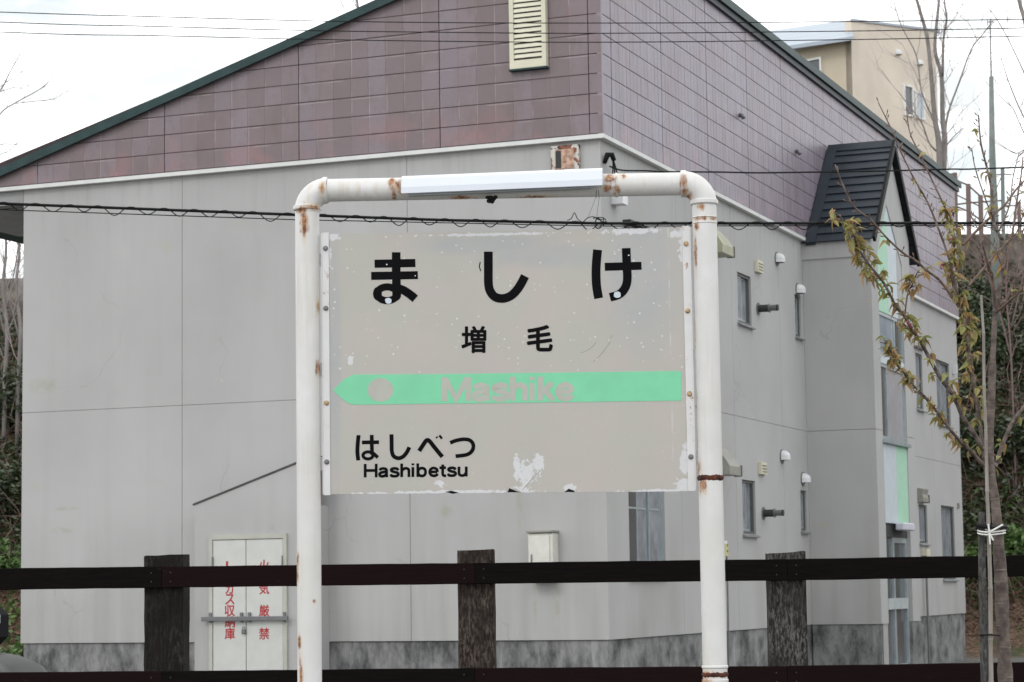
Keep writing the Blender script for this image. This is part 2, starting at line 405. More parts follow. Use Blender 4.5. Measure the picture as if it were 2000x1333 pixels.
# ---- cladding
PIT = .225; Z0C = 6.415
ztop = lambda u: 8.93-.3054*u
def clip(poly, f):
    out = []
    for i in range(len(poly)):
        p, q = poly[i], poly[(i+1) % len(poly)]; a, b = f(p), f(q)
        if a >= 0: out.append(p)
        if a*b < 0: t = a/(a-b); out.append((p[0]+(q[0]-p[0])*t, p[1]+(q[1]-p[1])*t))
    return out
def cladding(P, cols, f, sub, mat, zmax):
    rows = int((zmax-Z0C)/PIT)+2
    for r in range(rows):
        z0, z1 = Z0C+r*PIT+.0035, Z0C+(r+1)*PIT-.0035
        for a0, a1 in zip(cols[:-1], cols[1:]):
            cg = .005 if mat is M_CLF else .010
            b = clip([(a0+cg, z0), (a1-cg, z0), (a1-cg, z1), (a0+cg, z1)], f)
            if len(b) < 3: continue
            mb = MB(); mb.prism([P(x, z, .052) for x, z in b], [P(x, z, .036) for x, z in b])
            k = sub if a1-a0 > .6 else 1; wd = (a1-a0-2*cg)/k
            for i in range(k):
                gp = .0009 if mat is M_CLF else .0016
                c0, c1 = a0+cg+i*wd+(gp if i else 0), a0+cg+(i+1)*wd-(gp if i < k-1 else 0)
                q = clip([(c0, z0+.001), (c1, z0+.001), (c1, z1-.001), (c0, z1-.001)], f)
                if len(q) < 3: continue
                cx_ = sum(p[0] for p in q)/len(q); cz_ = sum(p[1] for p in q)/len(q)
                bul = random.uniform(-.0035, -.0015)
                ins = [(cx_+(p[0]-cx_)*(1-.008), cz_+(p[1]-cz_)*(1-.02)) for p in q]
                mb.prism([P(x, z, .0565+bul) for x, z in ins], [P(x, z, .0515) for x, z in q])
            obj('cladding_panel', mb, mat, BL)
cladding(PF, (-.055, .10, 1.90, 3.687, 5.474, 7.243, 9.0), lambda p: ztop(p[0])-.012-p[1], 8, M_CLF, 8.95)
obj('corner_post', MB().box(-.053, -.002, -.053, -.002, WT+.02, 8.9), M_CLS, BL)
cladding(PS, (-.05, .27, 2.08, 3.92, 5.76, 7.52, 9.30, 11.08, 12.86, 14.64, 16.42, 18.2, 19.98), lambda p: 8.86-p[1], 14, M_CLS, 8.9)
bk = MB(); q = [(0.0, WT+.002), (9.0, WT+.002), (9.0, ztop(9.0)-.03), (0, ztop(0)-.03)]
bk.prism([PF(a, z, .036) for a, z in q], [PF(a, z, -.2) for a, z in q]); obj('cladding_backing', bk, M_GROOVE, BL)
bk = MB(); q = [(.2, WT+.002), (19.97, WT+.002), (19.97, 8.85), (.2, 8.85)]
bk.prism([PS(a, z, .036) for a, z in q], [PS(a, z, -.2) for a, z in q]); obj('cladding_backing', bk, M_GROOVE, BL)
# pale drip trim
m = MB(); pbox(PF, -.075, 9.02, WT-.022, WT+.025, -.0, .075, m); obj('drip_trim', m, M_TRIM, BL)
m = MB(); pbox(PS, -.0, TX-.02, WT-.022, WT+.025, .001, .074, m); obj('drip_trim', m, M_TRIM, BL)
m = MB(); pbox(PS, TE+.02, 19.99, WT-.022, WT+.025, .001, .074, m); obj('drip_trim', m, M_TRIM, BL)
# upper floor overhang on the left
m = MB(); m.box(.0, 2.2, 7.475, 9.0, 6.19, WT-.024); obj('overhang', m, simple('soffit_grey', (.30, .30, .30), .9), BL)
# roof: one plane falling from the side wall to the left
def roofslab(y0, y1, x0, x1, top, th):
    m = MB(); P = lambda x, y, t: (x, y, 9.0-.3054*y+top-t)
    m.add([P(x0, y0, 0), P(x1, y0, 0), P(x1, y1, 0), P(x0, y1, 0), P(x0, y0, th), P(x1, y0, th), P(x1, y1, th), P(x0, y1, th)],
          [(0, 1, 2, 3), (4, 7, 6, 5), (0, 4, 5, 1), (1, 5, 6, 2), (2, 6, 7, 3), (3, 7, 4, 0)]); return m
obj('roof', roofslab(-.10, 9.15, -.10, 20.25, -.012, .05), M_FASCIA, BL)
m = roofslab(-.125, 9.17, -.135, -.101, 0, .105); obj('fascia', m, M_FASCIA, BL)
m = MB(); m.box(-.1, 20.27, -.135, -.101, 8.925, 9.035); obj('fascia', m, M_FASCIA, BL)
m = MB(); m.box(-.09, 20.2, -.099, -.06, 8.84, 8.92); obj('fascia_underlay', m, M_ROOFM, BL)

# ---- windows
window(PS, *S_UP[0]); window(PS, *S_UP[1], sashes=1); window(PS, *S_UP[2], rail=4.9); window(PS, *S_UP[3], sashes=1); window(PS, *S_UP[4])
window(PS, *S_LO[0]); window(PS, *S_LO[1], sashes=1); window(PS, *S_LO[2], rail=2.32, fw=.035, depth=.05, sm=M_ALU, sashes=3, panes=(M_GLASS, M_FROST, M_FROST)); window(PS, *S_LO[3], sashes=1); window(PS, *S_LO[4])
m = MB(); pbox(PS, .72, 1.45, 5.525, 5.56, 0, .09, m); obj('window_canopy', m, M_DARK, BL)
for a, z in ((16.1, 5.50),):
    m = MB(); pbox(PS, a, a+.7, z, z+.03, 0, .07, m); obj('window_canopy', m, M_STEEL, BL)

# ---- small fittings on the side wall
def dome(r, dep, drop, mb=None):
    """hood: half bowl open below, outward = -y"""
    mb = mb or MB(); n1, n2 = 10, 6; vs = []
    for i in range(n1+1):
        a = math.pi*i/n1
        for k in range(n2+1):
            b = math.pi/2*k/n2
            vs.append((r*math.cos(a)*math.cos(b*.98), -dep*math.sin(b), r*math.sin(a)*math.cos(b*.98)))
    mb.add(vs, [(i*(n2+1)+k, i*(n2+1)+k+1, (i+1)*(n2+1)+k+1, (i+1)*(n2+1)+k) for i in range(n1) for k in range(n2)])
    ring = []
    for k in range(-n2, n2+1):
        pass
    # straight skirt below the bowl
    sk = []
    for i in range(13):
        t = -1+2*i/12; x = r*t; y = -dep*math.sqrt(max(0, 1-t*t)); sk += [(x, y, 0), (x, y, -drop)]
    mb.add(sk, [(2*i, 2*i+1, 2*i+3, 2*i+2) for i in range(12)])
    return mb
def round_hood(a, z):
    mb = dome(.085, .11, .05); mb.v = [(a+x, y-.012, z+zz) for x, y, zz in mb.v]
    h = obj('vent_hood', mb, M_HOODW, BL, smooth=True)
    fl = MB(); fl.tube([(a, -.001, z), (a, -.014, z)], .10, 16); obj('flange', fl, M_STEEL, h)
for a, z in ((7.25, 5.93), (8.33, 5.62), (7.25, 3.19), (8.33, 2.92)): round_hood(a, z)
def square_vent(a, z):
    m = MB(); pbox(PS, a, a+.27, z, z+.16, .002, .05, m); v = obj('square_vent', m, M_CREAM, BL)
    for k in range(3):
        m = MB(); pbox(PS, a+.03, a+.24, z+.03+k*.04, z+.04+k*.04, .051, .058, m); obj('louvre', m, M_STEEL, v)
square_vent(6.12, 5.62); square_vent(6.05, 2.90)
def flue(a, z):
    m = MB(); m.tube([(a, -.001, z), (a, -.015, z)], .085, 16); fl = obj('flue_pipe', m, M_STEEL, BL)
    m = MB(); m.tube([(a, -.016, z), (a, -.15, z)], .05, 14); autosmooth(obj('sleeve', m, M_DARK, fl))
    m = MB(); m.tube([(a, -.151, z), (a, -.165, z), (a, -.17, z), (a, -.26, z)], [.062, .062, .04, .04], 14); autosmooth(obj('tip', m, M_STEEL, fl))
    m = MB(); m.tube([(a, -.261, z), (a, -.28, z)], .043, 14); obj('cap', m, M_DARK, fl)
flue(6.24, 5.13); flue(6.24, 2.385)
def range_hood(a, z, mat, wd=.50, h=.36, d=.27):
    pr = [(0, h), (.03, h), (.10, h*.93), (d*.8, h*.55), (d, h*.3), (d, 0), (0, 0)]
    m = MB(); m.prism([PS(a, z+y, x+.002) for x, y in pr], [PS(a+wd, z+y, x+.002) for x, y in pr]); hd = obj('exhaust_hood', m, mat, BL)
    m = MB(); pbox(PS, a+wd+.001, a+wd+.02, z-.01, z+.13, d-.09, d+.015, m); obj('damper', m, M_STEEL, hd)
range_hood(3.72, 5.56, M_HOODY); range_hood(3.80, 2.80, M_HOODG); range_hood(16.0, 2.82, M_HOODG, .45, .24, .10)
for a, z in ((5.38, 7.61), (8.25, 7.61)):
    m = MB(); m.tube([PS(a, z, .055), PS(a, z-.01, .10), PS(a, z-.05, .115)], [.03, .03, .028], 10); obj('pipe_stub', m, M_STEEL, BL, smooth=True)
m = MB(); pbox(PS, .33, .50, 5.68, 5.78, .002, .14, m); obj('bracket_box', m, M_HOODW, BL)
m = MB(); pbox(PS, 4.06, 4.25, 1.80, 1.95, .002, .10, m); gy = obj('gas_meter', m, simple('yellow_meter', (.50, .48, .24), .5), BL)
m = MB(); pbox(PS, 4.08, 4.23, 1.955, 1.99, .01, .09, m); obj('meter_top', m, M_WHITE, gy)
for dz in (1.85, 1.92):
    m = MB(); pbox(PS, 4.19, 4.215, dz, dz+.025, .101, .106, m); obj('dial', m, M_DARK, gy)
m = MB(); m.tube([PS(4.3, 1.8, .06), PS(4.3, 1.2, .06), PS(4.3, .3, .05)], .012, 8); obj('gas_pipe', m, M_STEEL, BL)
m = MB(); pbox(PS, 19.45, 19.55, 5.3, 5.5, .002, .08, m); obj('junction_box', m, M_HOODW, BL)
m = MB(); pbox(PS, 19.45, 19.52, 2.80, 2.9, .002, .04, m); obj('junction_box', m, M_HOODG, BL)
m = MB(); m.tube([PS(16.25, .05, .06), PS(16.25, 1.9, .06)], .02, 8); obj('conduit', m, M_STEEL, BL)
m = MB(); pbox(PS, 16.15, 16.45, 1.9, 2.02, .002, .1, m); obj('junction_box', m, M_CREAM, BL)

# ---- cream louvre on the front cladding
m = MB(); LA0, LA1, LZ0, LZ1 = .575, 1.012, 7.215, 8.15
pbox(PF, LA0, LA1, LZ0, LZ1, .05, .105, m)
pbox(PF, LA0, LA0+.05, LZ0+.09, LZ1, .105, .125, m); pbox(PF, LA1-.05, LA1, LZ0+.09, LZ1, .105, .125, m); pbox(PF, LA0, LA1, LZ0, LZ0+.09, .105, .125, m)
lou = obj('gable_louvre', m, M_CREAM, BL)
for k in range(12):
    z = LZ0+.12+k*.058
    m = MB(); v = [PF(LA0+.052, z, .118), PF(LA1-.052, z, .118), PF(LA1-.052, z+.042, .108), PF(LA0+.052, z+.042, .108)]
    m.add(v+[PF(LA0+.052, z+.005, .110), PF(LA1-.052, z+.005, .110), PF(LA1-.052, z+.042, .106), PF(LA0+.052, z+.042, .106)],
          [(0, 1, 2, 3), (4, 7, 6, 5), (0, 4, 5, 1), (3, 2, 6, 7), (0, 3, 7, 4), (1, 5, 6, 2)])
    obj('slat', m, M_CREAM, lou)
m = MB(); pbox(PF, LA0+.051, LA1-.051, LZ0+.1, LZ1-.02, .1052, .1056, m); obj('louvre_gap', m, M_DARK, lou)  # dark sheet painting the shade between the slats
m = MB(); pbox(PF, LA0-.01, LA1+.01, LZ0-.02, LZ0-.001, .05, .135, m); obj('louvre_sill', m, M_FASCIA, lou)

# ---- rusty panel and cable entry at the corner
n = N('rusty_white_enamel'); f = n.noise(9, 6); c = n.mix(n.rng(f, .50, .54), (.55, .53, .48), (.22, .07, .035)); c = n.mix(n.rng(n.noise(16, 4), .56, .62), c, (.04, .02, .015))
M_RUSTP = n.done(c, .6)
m = MB(); m.v = []; pbox(PF, .235, .565, 6.02, 6.315, .002, .05, m); rp_ = obj('rusted_panel', m, M_RUSTP, BL)
m = MB(); pbox(PF, .29, .51, 6.05, 6.27, .051, .058, m); obj('panel_window', m, simple('rust_red', (.42, .27, .20), .7, var=.6, scale=20), rp_)
obj('panel_hole', pbox(PF, .44, .505, 6.06, 6.255, .0585, .061), M_DARK, rp_)
m = MB(); m.tube([PS(.08, 6.10, .02), PS(.10, 6.20, .05), PS(.13, 6.20, .09), PS(.15, 6.13, .11)], [.022, .032, .032, .024], 10); ce = obj('cable_entry', m, M_BLACK, BL, smooth=True)
for k in range(3):
    m = MB(); m.tube(crom([PS(.14+.005*k, 6.14, .10), PS(.15+.01*k, 6.0, .09+.02*k), PS(.15, 5.9, .08+.015*k), PS(.18, 5.80, .06)], 5), .008, 6); obj('lead_wire', m, M_BLACK, ce)

# ---- stair tower
RV, RZ = 10.1, 7.97            # ridge
SL = (RZ-6.37)/(RV-8.62)
tz = lambda a: RZ-.09-abs(a-RV)*SL
obj('wall_panel', slab(PTL, 0, TQ-.004, FT, 3.615-j, -.15, 0), M_WALL, BL)
m = MB(); q = [(0, 3.615+j), (TQ-.004, 3.615+j), (TQ-.004, 6.31), (0, 6.31)]; m.prism([PTL(a, z, 0) for a, z in q], [PTL(a, z, -.15) for a, z in q]); obj('wall_panel', m, M_WALL, BL)
obj('wall_core', pbox(PTL, 0, TQ-.16, 3.5, 3.7, -.14, -.02), M_WALL, BL)
obj('foundation', pbox(PTL, 0, TQ-.015, 0, FT-.006, -.15, -.015), M_CONC, BL)
A0, A1 = 9.10, 10.72           # recessed bay
def bandtop(a): return tz(a)
for (a0, a1) in ((TX+.004, A0), (A1, TE)):
    for z0, z1 in ((FT, 3.615-j), (3.615+j, None)):
        q = [(a0, z0), (a1, z0), (a1, z1 or tz(a1)), (a0, z1 or tz(a0))]
        m = MB(); m.prism([PTF(a, z, 0) for a, z in q], [PTF(a, z, -.15) for a, z in q]); obj('wall_panel', m, M_WALL, BL)
    obj('foundation', pbox(PTF, a0+(.017 if a0 < 9 else 0), a1, 0, FT-.006, -.15, -.015), simple('plinth_grey', (.33, .33, .32), .85) if a0 < 9 else M_CONC, BL)
# gable head above the bay
pk = 7.0
q = [(A0, 6.25), (RV-.33, pk), (RV+.05, pk), (A1, 6.6), (A1, tz(A1)), (RV, tz(RV)), (A0, tz(A0))]
m = MB(); q2 = [(A0, 6.2), (RV-.3, pk), (RV, tz(RV)), (A0, tz(A0))]; m.prism([PTF(a, z, 0) for a, z in q2], [PTF(a, z, -.15) for a, z in q2])
q2 = [(A1, 6.2), (A1, tz(A1)), (RV, tz(RV)), (RV-.3, pk)]; m.prism([PTF(a, z, 0) for a, z in q2], [PTF(a, z, -.15) for a, z in q2]); obj('gable_wall', m, M_WALL, BL)
obj('wall_panel', slab(lambda a, z, d=0.: (TE+d, -a, z), 0, TQ-.15, 0, 6.3, -.15, 0), M_WALL, BL)
md = 9.92
def recess(a0, a1, z0, z1, mat, name, d=-.015, topf=None):
    q = [(a0, z0), (a1, z0), (a1, z1 if topf is None else topf(a1)), (a0, z1 if topf is None else topf(a0))]
    m = MB(); m.prism([PTF(a, z, d) for a, z in q], [PTF(a, z, d-.04) for a, z in q]); return obj(name, m, mat, BL)
tf = lambda a: 6.2+(pk-6.2)*((a-A0)/(RV-.3-A0)) if a < RV-.3 else pk-(pk-6.2)*((a-RV+.3)/(A1-RV+.3))
q = [(A0, 5.36), (9.80, 5.36), (9.80, pk-.003), (A0, 6.2)]
m = MB(); m.prism([PTF(a, z, -.015) for a, z in q], [PTF(a, z, -.1) for a, z in q]); obj('mint_panel', m, M_MINT, BL)
q = [(9.803, 5.36), (10.42, 5.36), (10.42, tf(10.42)), (9.803, pk-.003)]
m = MB(); m.prism([PTF(a, z, -.015) for a, z in q], [PTF(a, z, -.1) for a, z in q]); obj('pale_panel', m, M_PALE, BL)
q = [(10.423, 5.36), (A1, 5.36), (A1, 6.2), (10.423, tf(10.423))]
m = MB(); m.prism([PTF(a, z, -.012) for a, z in q], [PTF(a, z, -.1) for a, z in q]); obj('wall_panel', m, M_WALL, BL)
recess(A0, 9.985, 2.30, 3.44, M_PALE, 'pale_panel'); recess(9.988, A1, 2.30, 3.44, M_MINT, 'mint_panel')
def twindow(z0, z1, mid, glassL, glassR):
    fr = MB(); g = .003
    for q in ((A0+g, A1-g, z1-.05, z1-g), (A0+g, A1-g, z0+g, z0+.05), (A0+g, A0+.05, z0+.05, z1-.05), (A1-.05, A1-g, z0+.05, z1-.05), (mid-.03, mid+.03, z0+.05, z1-.05)):
        pbox(PTF, *q, -.08, -.02, fr)
    w_ = obj('window', fr, M_ALU, BL)
    obj('pane', pbox(PTF, A0+.05, mid-.03, z0+.05, z1-.05, -.05, -.04), glassL, w_)
    obj('pane', pbox(PTF, mid+.03, A1-.05, z0+.05, z1-.05, -.055, -.045), glassR, w_)
    return w_
M_BLUE = simple('sky_glass', (.30, .36, .43), .08, var=.2, scale=2, spec=.9)  # blue base colour stands in for the reflected sky
twindow(4.72, 5.355, 10.15, M_BLUE, M_GLASS); twindow(3.50, 4.60, 9.55, M_GLASS, simple('lilac_curtain', (.34, .335, .36), .3))
obj('transom', pbox(PTF, A0, A1, 4.603, 4.717, -.1, -.012), M_PALE, BL)
obj('sill', pbox(PTF, A0-.03, A1+.03, 3.445, 3.495, -.1, .05), M_ALU, BL)
# entrance
obj('entrance_canopy', MB().bbox(9.70, 10.45, -TQ-.13, -TQ-.002, 2.20, 2.31, .015), simple('lavender_lamp_box', (.52, .52, .58), .5), BL)
obj('door_lintel', pbox(PTF, A0, A1, 2.10, 2.297, -.2, -.05), M_DARK, BL)
fr = MB()
for q in ((A0, 9.30, 0.1, 2.1), (9.78, 9.88, .1, 2.1), (10.62, A1, .1, 2.1), (A0, A1, .1, .26), (9.88, 10.62, 2.02, 2.1)): pbox(PTF, *q, -.12, -.06, fr)
dr = obj('entrance_door', fr, M_ALU, BL)
obj('push_bar', pbox(PTF, 9.30, 10.62, 1.06, 1.22, -.058, -.04), simple('pale_bar', (.42, .46, .47), .4), dr)
obj('pane', pbox(PTF, 9.30, 9.78, .26, 2.1, -.10, -.09), M_GLASS, dr); obj('pane', pbox(PTF, 9.88, 10.62, .26, 2.02, -.10, -.09), M_GLASS, dr)
obj('door_step', pbox(PTF, A0-.2, A1+.2, 0, .12, -.2, .4), M_CONC, BL)
# roof of the tower: lapped metal sheets on both slopes
nL = 12; Ls = math.hypot(RV-8.58, SL*(RV-8.58)); ux, uz = -(RV-8.58)/Ls, -SL*(RV-8.58)/Ls
for sgn in (1, -1):
    for k in range(nL):
        s0, s1 = .03+k*(Ls-.03)/nL, .03+(k+1)*(Ls-.03)/nL+.012
        nx, nzv = -uz*-1, 0
        nrm = Vector((uz, 0, -ux)); nrm = Vector((-abs(uz), 0, abs(ux)))
        def pt(s, t, y):
            x = ux*s+nrm.x*t; z = RZ+uz*s+nrm.z*t; return (RV+sgn*x, y, z)
        m = MB(); y0, y1 = (.0 if True else 0), -TQ-.06
        y0 = -.06
        a = [pt(s0, .0, y0), pt(s0, .0, y1), pt(s1, .022, y1), pt(s1, .022, y0)]
        b = [pt(s0, -.012, y0), pt(s0, -.012, y1), pt(s1, .004, y1), pt(s1, .004, y0)]
        m.prism(a, b); obj('roof_sheet', m, M_ROOFM, BL)
    m = MB(); a = [pt(0, .028, -.075), pt(0, .028, -.22), pt(Ls+.02, .03, -.22), pt(Ls+.02, .03, -.075)]
    b = [pt(0, -.03, -.075), pt(0, -.03, -.22), pt(Ls+.02, -.03, -.22), pt(Ls+.02, -.03, -.075)]; m.prism(a, b); obj('side_flashing', m, M_ROOFM, BL)
    m = MB(); a = [pt(-.02, .035, y1+.005), pt(-.02, .035, y1-.035), pt(Ls, .035, y1-.035), pt(Ls, .035, y1+.005)]
    b = [pt(-.02, -.06, y1+.005), pt(-.02, -.06, y1-.035), pt(Ls, -.06, y1-.035), pt(Ls, -.06, y1+.005)]; m.prism(a, b); obj('rake_board', m, M_BLACK, BL)
m = MB(); m.prism([(RV-.10, -.07, RZ-.07), (RV, -.07, RZ+.05), (RV+.10, -.07, RZ-.07)], [(RV-.10, -TQ-.10, RZ-.07), (RV, -TQ-.10, RZ+.05), (RV+.10, -TQ-.10, RZ-.07)]); obj('ridge_cap', m, M_ROOFM, BL)
obj('eave_shade_band', pbox(PTL, 0, TQ-.002, 6.09, 6.33, .0015, .022), M_WALL, BL)  # raised wall-coloured band added where the eave's shadow lies

M_MBOX = simple('meter_box_paint', (.60, .595, .54), .5, var=.08, scale=9)
# ================================================================ meter box on the front wall
MBX = thing('meter_box', 'white metal meter box with a lid on the grey wall above the middle fence post', 'meter box', BO, TH)
m = MB().bbox(-.185, -.003, .567, .855, 1.50, 2.03, .008); obj('cabinet', m, M_MBOX, MBX)
obj('cabinet_door', MB().bbox(-.202, -.187, .60, .845, 1.52, 2.0, .005), M_MBOX, MBX)
obj('lid', MB().bbox(-.215, -.003, .557, .865, 2.033, 2.06, .006), M_HOODG, MBX)
obj('latch', MB().box(-.212, -.203, .80, .815, 1.70, 1.80), M_STEEL, MBX); obj('latch', MB().box(-.214, -.204, .797, .818, 1.675, 1.695), M_DARK, MBX)

# ================================================================ gas cylinder store against the front wall
GS = thing('gas_storage_shed', 'grey lean-to store with white double doors and red writing at lower left', 'shed', BO, TH)
GD = .45; g0, g1 = 3.36, 4.845
zr = lambda a: 2.437+(4.845-a)*(2.864-2.437)/(4.845-3.545)
m = MB()
q = [(g0, .001), (3.655, .001), (3.655, 2.085), (4.645, 2.085), (4.645, .001), (g1, .001), (g1, zr(g1)), (g0, zr(g0))]
DA0, DA1, DZ = 3.655, 4.645, 2.09
PG = lambda a, z, d=0.: PF(a, z, GD+d)
m = MB(); qd = [(g0, 0), (DA0, 0), (DA0, zr(DA0)), (g0, zr(g0))]; m.prism([PG(a, z) for a, z in qd], [PG(a, z, -.08) for a, z in qd]); obj('wall_panel', m, M_WALL, GS)
for qd in ([(DA1, 0), (g1, 0), (g1, zr(g1)), (DA1, zr(DA1))], [(DA0, DZ), (DA1, DZ), (DA1, zr(DA1)), (DA0, zr(DA0))]):
    m = MB(); m.prism([PG(a, z) for a, z in qd], [PG(a, z, -.08) for a, z in qd]); obj('wall_panel', m, M_WALL, GS)
obj('side_wall', MB().box(-GD+.08, -.003, g0, g0+.08, 0, 2.4), M_WALL, GS); obj('side_wall', MB().box(-GD+.08, -.003, g1-.08, g1, 0, 2.4), M_WALL, GS)
m = MB(); e = [(g0-.03, zr(g0-.03)), (g1+.02, zr(g1+.02))]
m.prism([PF(e[0][0], e[0][1]+.003, GD+.012), PF(e[1][0], e[1][1]+.003, GD+.012), PF(e[1][0], e[1][1]+.022, GD+.012), PF(e[0][0], e[0][1]+.022, GD+.012)],
        [PF(e[0][0], e[0][1]+.003, .003), PF(e[1][0], e[1][1]+.003, .003), PF(e[1][0], e[1][1]+.022, .003), PF(e[0][0], e[0][1]+.022, .003)])
obj('roof_flashing', m, simple('brown_black_flashing', (.05, .045, .045), .5), GS)
m = MB(); pbox(PG, DA0, DA1, DZ-.055, DZ-.001, -.02, .03, m); pbox(PG, DA0, DA0+.045, .05, DZ-.055, -.02, .03, m); pbox(PG, DA1-.045, DA1, .05, DZ-.055, -.02, .03, m)
obj('door_frame', m, M_DFRAME, GS)
mid = 4.172
dR = obj('door', MB().bbox(-GD-.022, -GD+.02, DA0+.05, mid-.004, .06, DZ-.062, .004), M_DOOR, GS)
dL = obj('door', MB().bbox(-GD-.022, -GD+.02, mid+.004, DA1-.05, .06, DZ-.062, .004), M_DOOR, GS)
for a in (DA0+.047, DA1-.053):
    for z in (1.72, .4): obj('hinge', MB().box(-GD-.036, -GD-.0225, a-.006, a+.012, z, z+.12), M_STEEL, GS)
obj('lock_bar', MB().bbox(-GD-.085, -GD-.05, 3.62, 4.715, 1.115, 1.165, .004), M_STEEL, GS)
for a in (3.68, 4.62, mid-.05, mid+.05): obj('bar_bracket', MB().box(-GD-.049, -GD-.0235, a-.015, a+.015, 1.10, 1.21), M_STEEL, GS)
pl = obj('padlock', MB().bbox(-GD-.055, -GD-.026, mid-.005, mid+.045, .97, 1.02, .006), M_STEEL, GS)
m = MB(); m.tube([(-GD-.04, mid+.005, 1.02), (-GD-.04, mid+.005, 1.05), (-GD-.04, mid+.035, 1.05), (-GD-.04, mid+.035, 1.02)], .005, 6); obj('shackle', m, M_STEEL, pl)

# ---------------------------------------------------------------- writing
def font_mesh(txt):
    c = bpy.data.curves.new('text', 'FONT'); c.body = txt; c.resolution_u = 4
    o = bpy.data.objects.new('text', c); COL.objects.link(o)
    dg = bpy.context.evaluated_depsgraph_get(); me = bpy.data.meshes.new_from_object(o.evaluated_get(dg))
    vs = [v.co.copy() for v in me.vertices]; fs = [tuple(p.vertices) for p in me.polygons]
    bpy.data.objects.remove(o); bpy.data.curves.remove(c); bpy.data.meshes.remove(me); return vs, fs
def glyph(txt, x0, x1, z0, z1, P, bold, depth=.0004):
    """a character of the built-in font fitted to a box and thickened"""
    vs, fs = font_mesh(txt); mb = MB()
    ax, bx = min(v.x for v in vs), max(v.x for v in vs); az, bz = min(v.y for v in vs), max(v.y for v in vs)
    off = [(0, 0)]+[(math.cos(k*math.pi/4)*bold, math.sin(k*math.pi/4)*bold) for k in range(8)] if bold else [(0, 0)]
    for i, (dx, dz) in enumerate(off):
        mb.add([P(x0+bold+(v.x-ax)/(bx-ax)*(x1-x0-2*bold)+dx, z0+bold+(v.y-az)/(bz-az)*(z1-z0-2*bold)+dz, depth+i*.00008) for v in vs], fs)
    return mb
# red lettering on the doors (front-wall space mirrored: reading direction runs to -u)
def red(ch, cx_, cz_, s, door):
    P = lambda x, z, d: PF(-x, z, GD+.0222+d)
    obj('red_character', glyph(ch, -(cx_)-s/2, -(cx_)+s/2, cz_-s/2, cz_+s/2, P, .0028), M_RED, door)
cols = [(449, 'LPガス収納庫', (1105, 1128, 1150, 1171, 1193, 1215, 1238), dL), (516, '火気厳禁', (1105, 1150, 1193, 1238), dR)]
for px_, txt, ys, d_ in cols:
    for ch, yy in zip(txt, ys):
        a, z = fp(px_, yy, GD+.022); red(ch, a, z, .132 if ch not in 'LPガス' else (.12 if ch in 'ガス' else .10), d_)

# ================================================================ the station sign
SY = 10.5; SROT = R(-2.6)
sc = at(1000, 705, SY); SX = Vector((math.cos(SROT), math.sin(SROT), 0)); SN = Vector((math.sin(SROT), -math.cos(SROT), 0))  # SN towards camera
S0 = Vector((sc.x, sc.y, 0))
SG = thing('station_sign', 'white pipe frame station name board with black lettering and green arrow', 'sign', S0, SROT)
def sg(x, y, off=0.):
    p = hit(x, y, S0+SN*off, SN)-S0; return p.dot(SX), p.z
def PX(x, y, off=0.):            # photo position on the sign's plane -> sign space
    a, z = sg(x, y, off); return (a, -off, z)
rp1, _ = sg(601, 600); rp2, _ = sg(1380, 600)
ztl = sg(700, 371)[1]; ztr = sg(1270, 361)[1]
PR = .0545
spots = []
def S_(x, y, rx, ry, off=.05): a, z = sg(x, y); spots.append((a, -off, z, rx*.85/438, .14, ry/438))
for s in ((596, 440, 16, 50), (592, 415, 22, 12), (612, 408, 30, 9), (623, 720, 10, 28), (622, 600, 6, 25), (587, 1255, 9, 22), (590, 1320, 8, 70), (583, 1100, 8, 30), (617, 1175, 6, 8),
          (582, 1128, 8, 22), (632, 372, 12, 22), (768, 357, 17, 20), (780, 368, 34, 26), (772, 385, 10, 16), (1192, 350, 22, 22), (1205, 375, 12, 18), (1186, 372, 20, 12), (1218, 347, 14, 12), (1334, 360, 12, 28), (1345, 385, 14, 12), (1336, 378, 14, 12),
          (1368, 430, 30, 8), (1392, 430, 20, 9), (1368, 408, 16, 14), (1360, 445, 12, 14), (1356, 640, 7, 60), (1358, 500, 6, 60), (1358, 780, 7, 60), (1360, 870, 7, 60), (1362, 915, 14, 30), (1372, 950, 18, 26), (1366, 1318, 60, 12), (1372, 1330, 30, 14),
          (900, 388, 60, 5), (1050, 386, 60, 5), (1000, 340, 300, 3)): S_(*s)
n = N('rusting_white_pipe_paint'); sp = n.spots(spots); f1 = n.math('ADD', n.math('MULTIPLY', n.noise(46, 8, rough=.8), .45), n.math('MULTIPLY', n.noise(42, 6, stretch=(1, 1, .16), rough=.7), .55)); f2 = n.noise(45, 6, rough=.7)
bl = n.noise(4, 4, stretch=(1, 1, .4))
base = n.mix(n.rng(bl, .35, .7), (.70, .69, .70), (.62, .61, .585))
base = n.mix(n.rng(n.noise(3, 5, stretch=(4, 4, .3)), .60, .75, 0, .35), base, (.56, .53, .40))
k = n.math('ADD', sp, n.math('MULTIPLY', n.math('SUBTRACT', f1, .53), 3.2))
k = n.math('MULTIPLY', k, n.rng(sp, .0, .10))
rust = n.mix(n.rng(f2, .46, .58), (.40, .20, .095), (.15, .055, .03))
halo = n.math('MULTIPLY', n.rng(sp, .0, .6, 0, .8), n.rng(n.noise(30, 5, stretch=(1, 1, .2)), .35, .6)); c = n.mix(halo, base, (.60, .43, .24))
drip = n.math('MULTIPLY', n.rng(n.noise(16, 5, stretch=(1, 1, .05), rough=.7), .52, .68, 0, .7), n.rng(n.noise(2.5, 3), .38, .55)); c = n.mix(drip, c, (.52, .44, .30))
chip = n.rng(n.noise(55, 6, rough=.8), .655, .685, 0, .7); c = n.mix(n.math('MULTIPLY', chip, n.rng(n.noise(3.3, 3), .45, .6)), c, (.33, .24, .19))
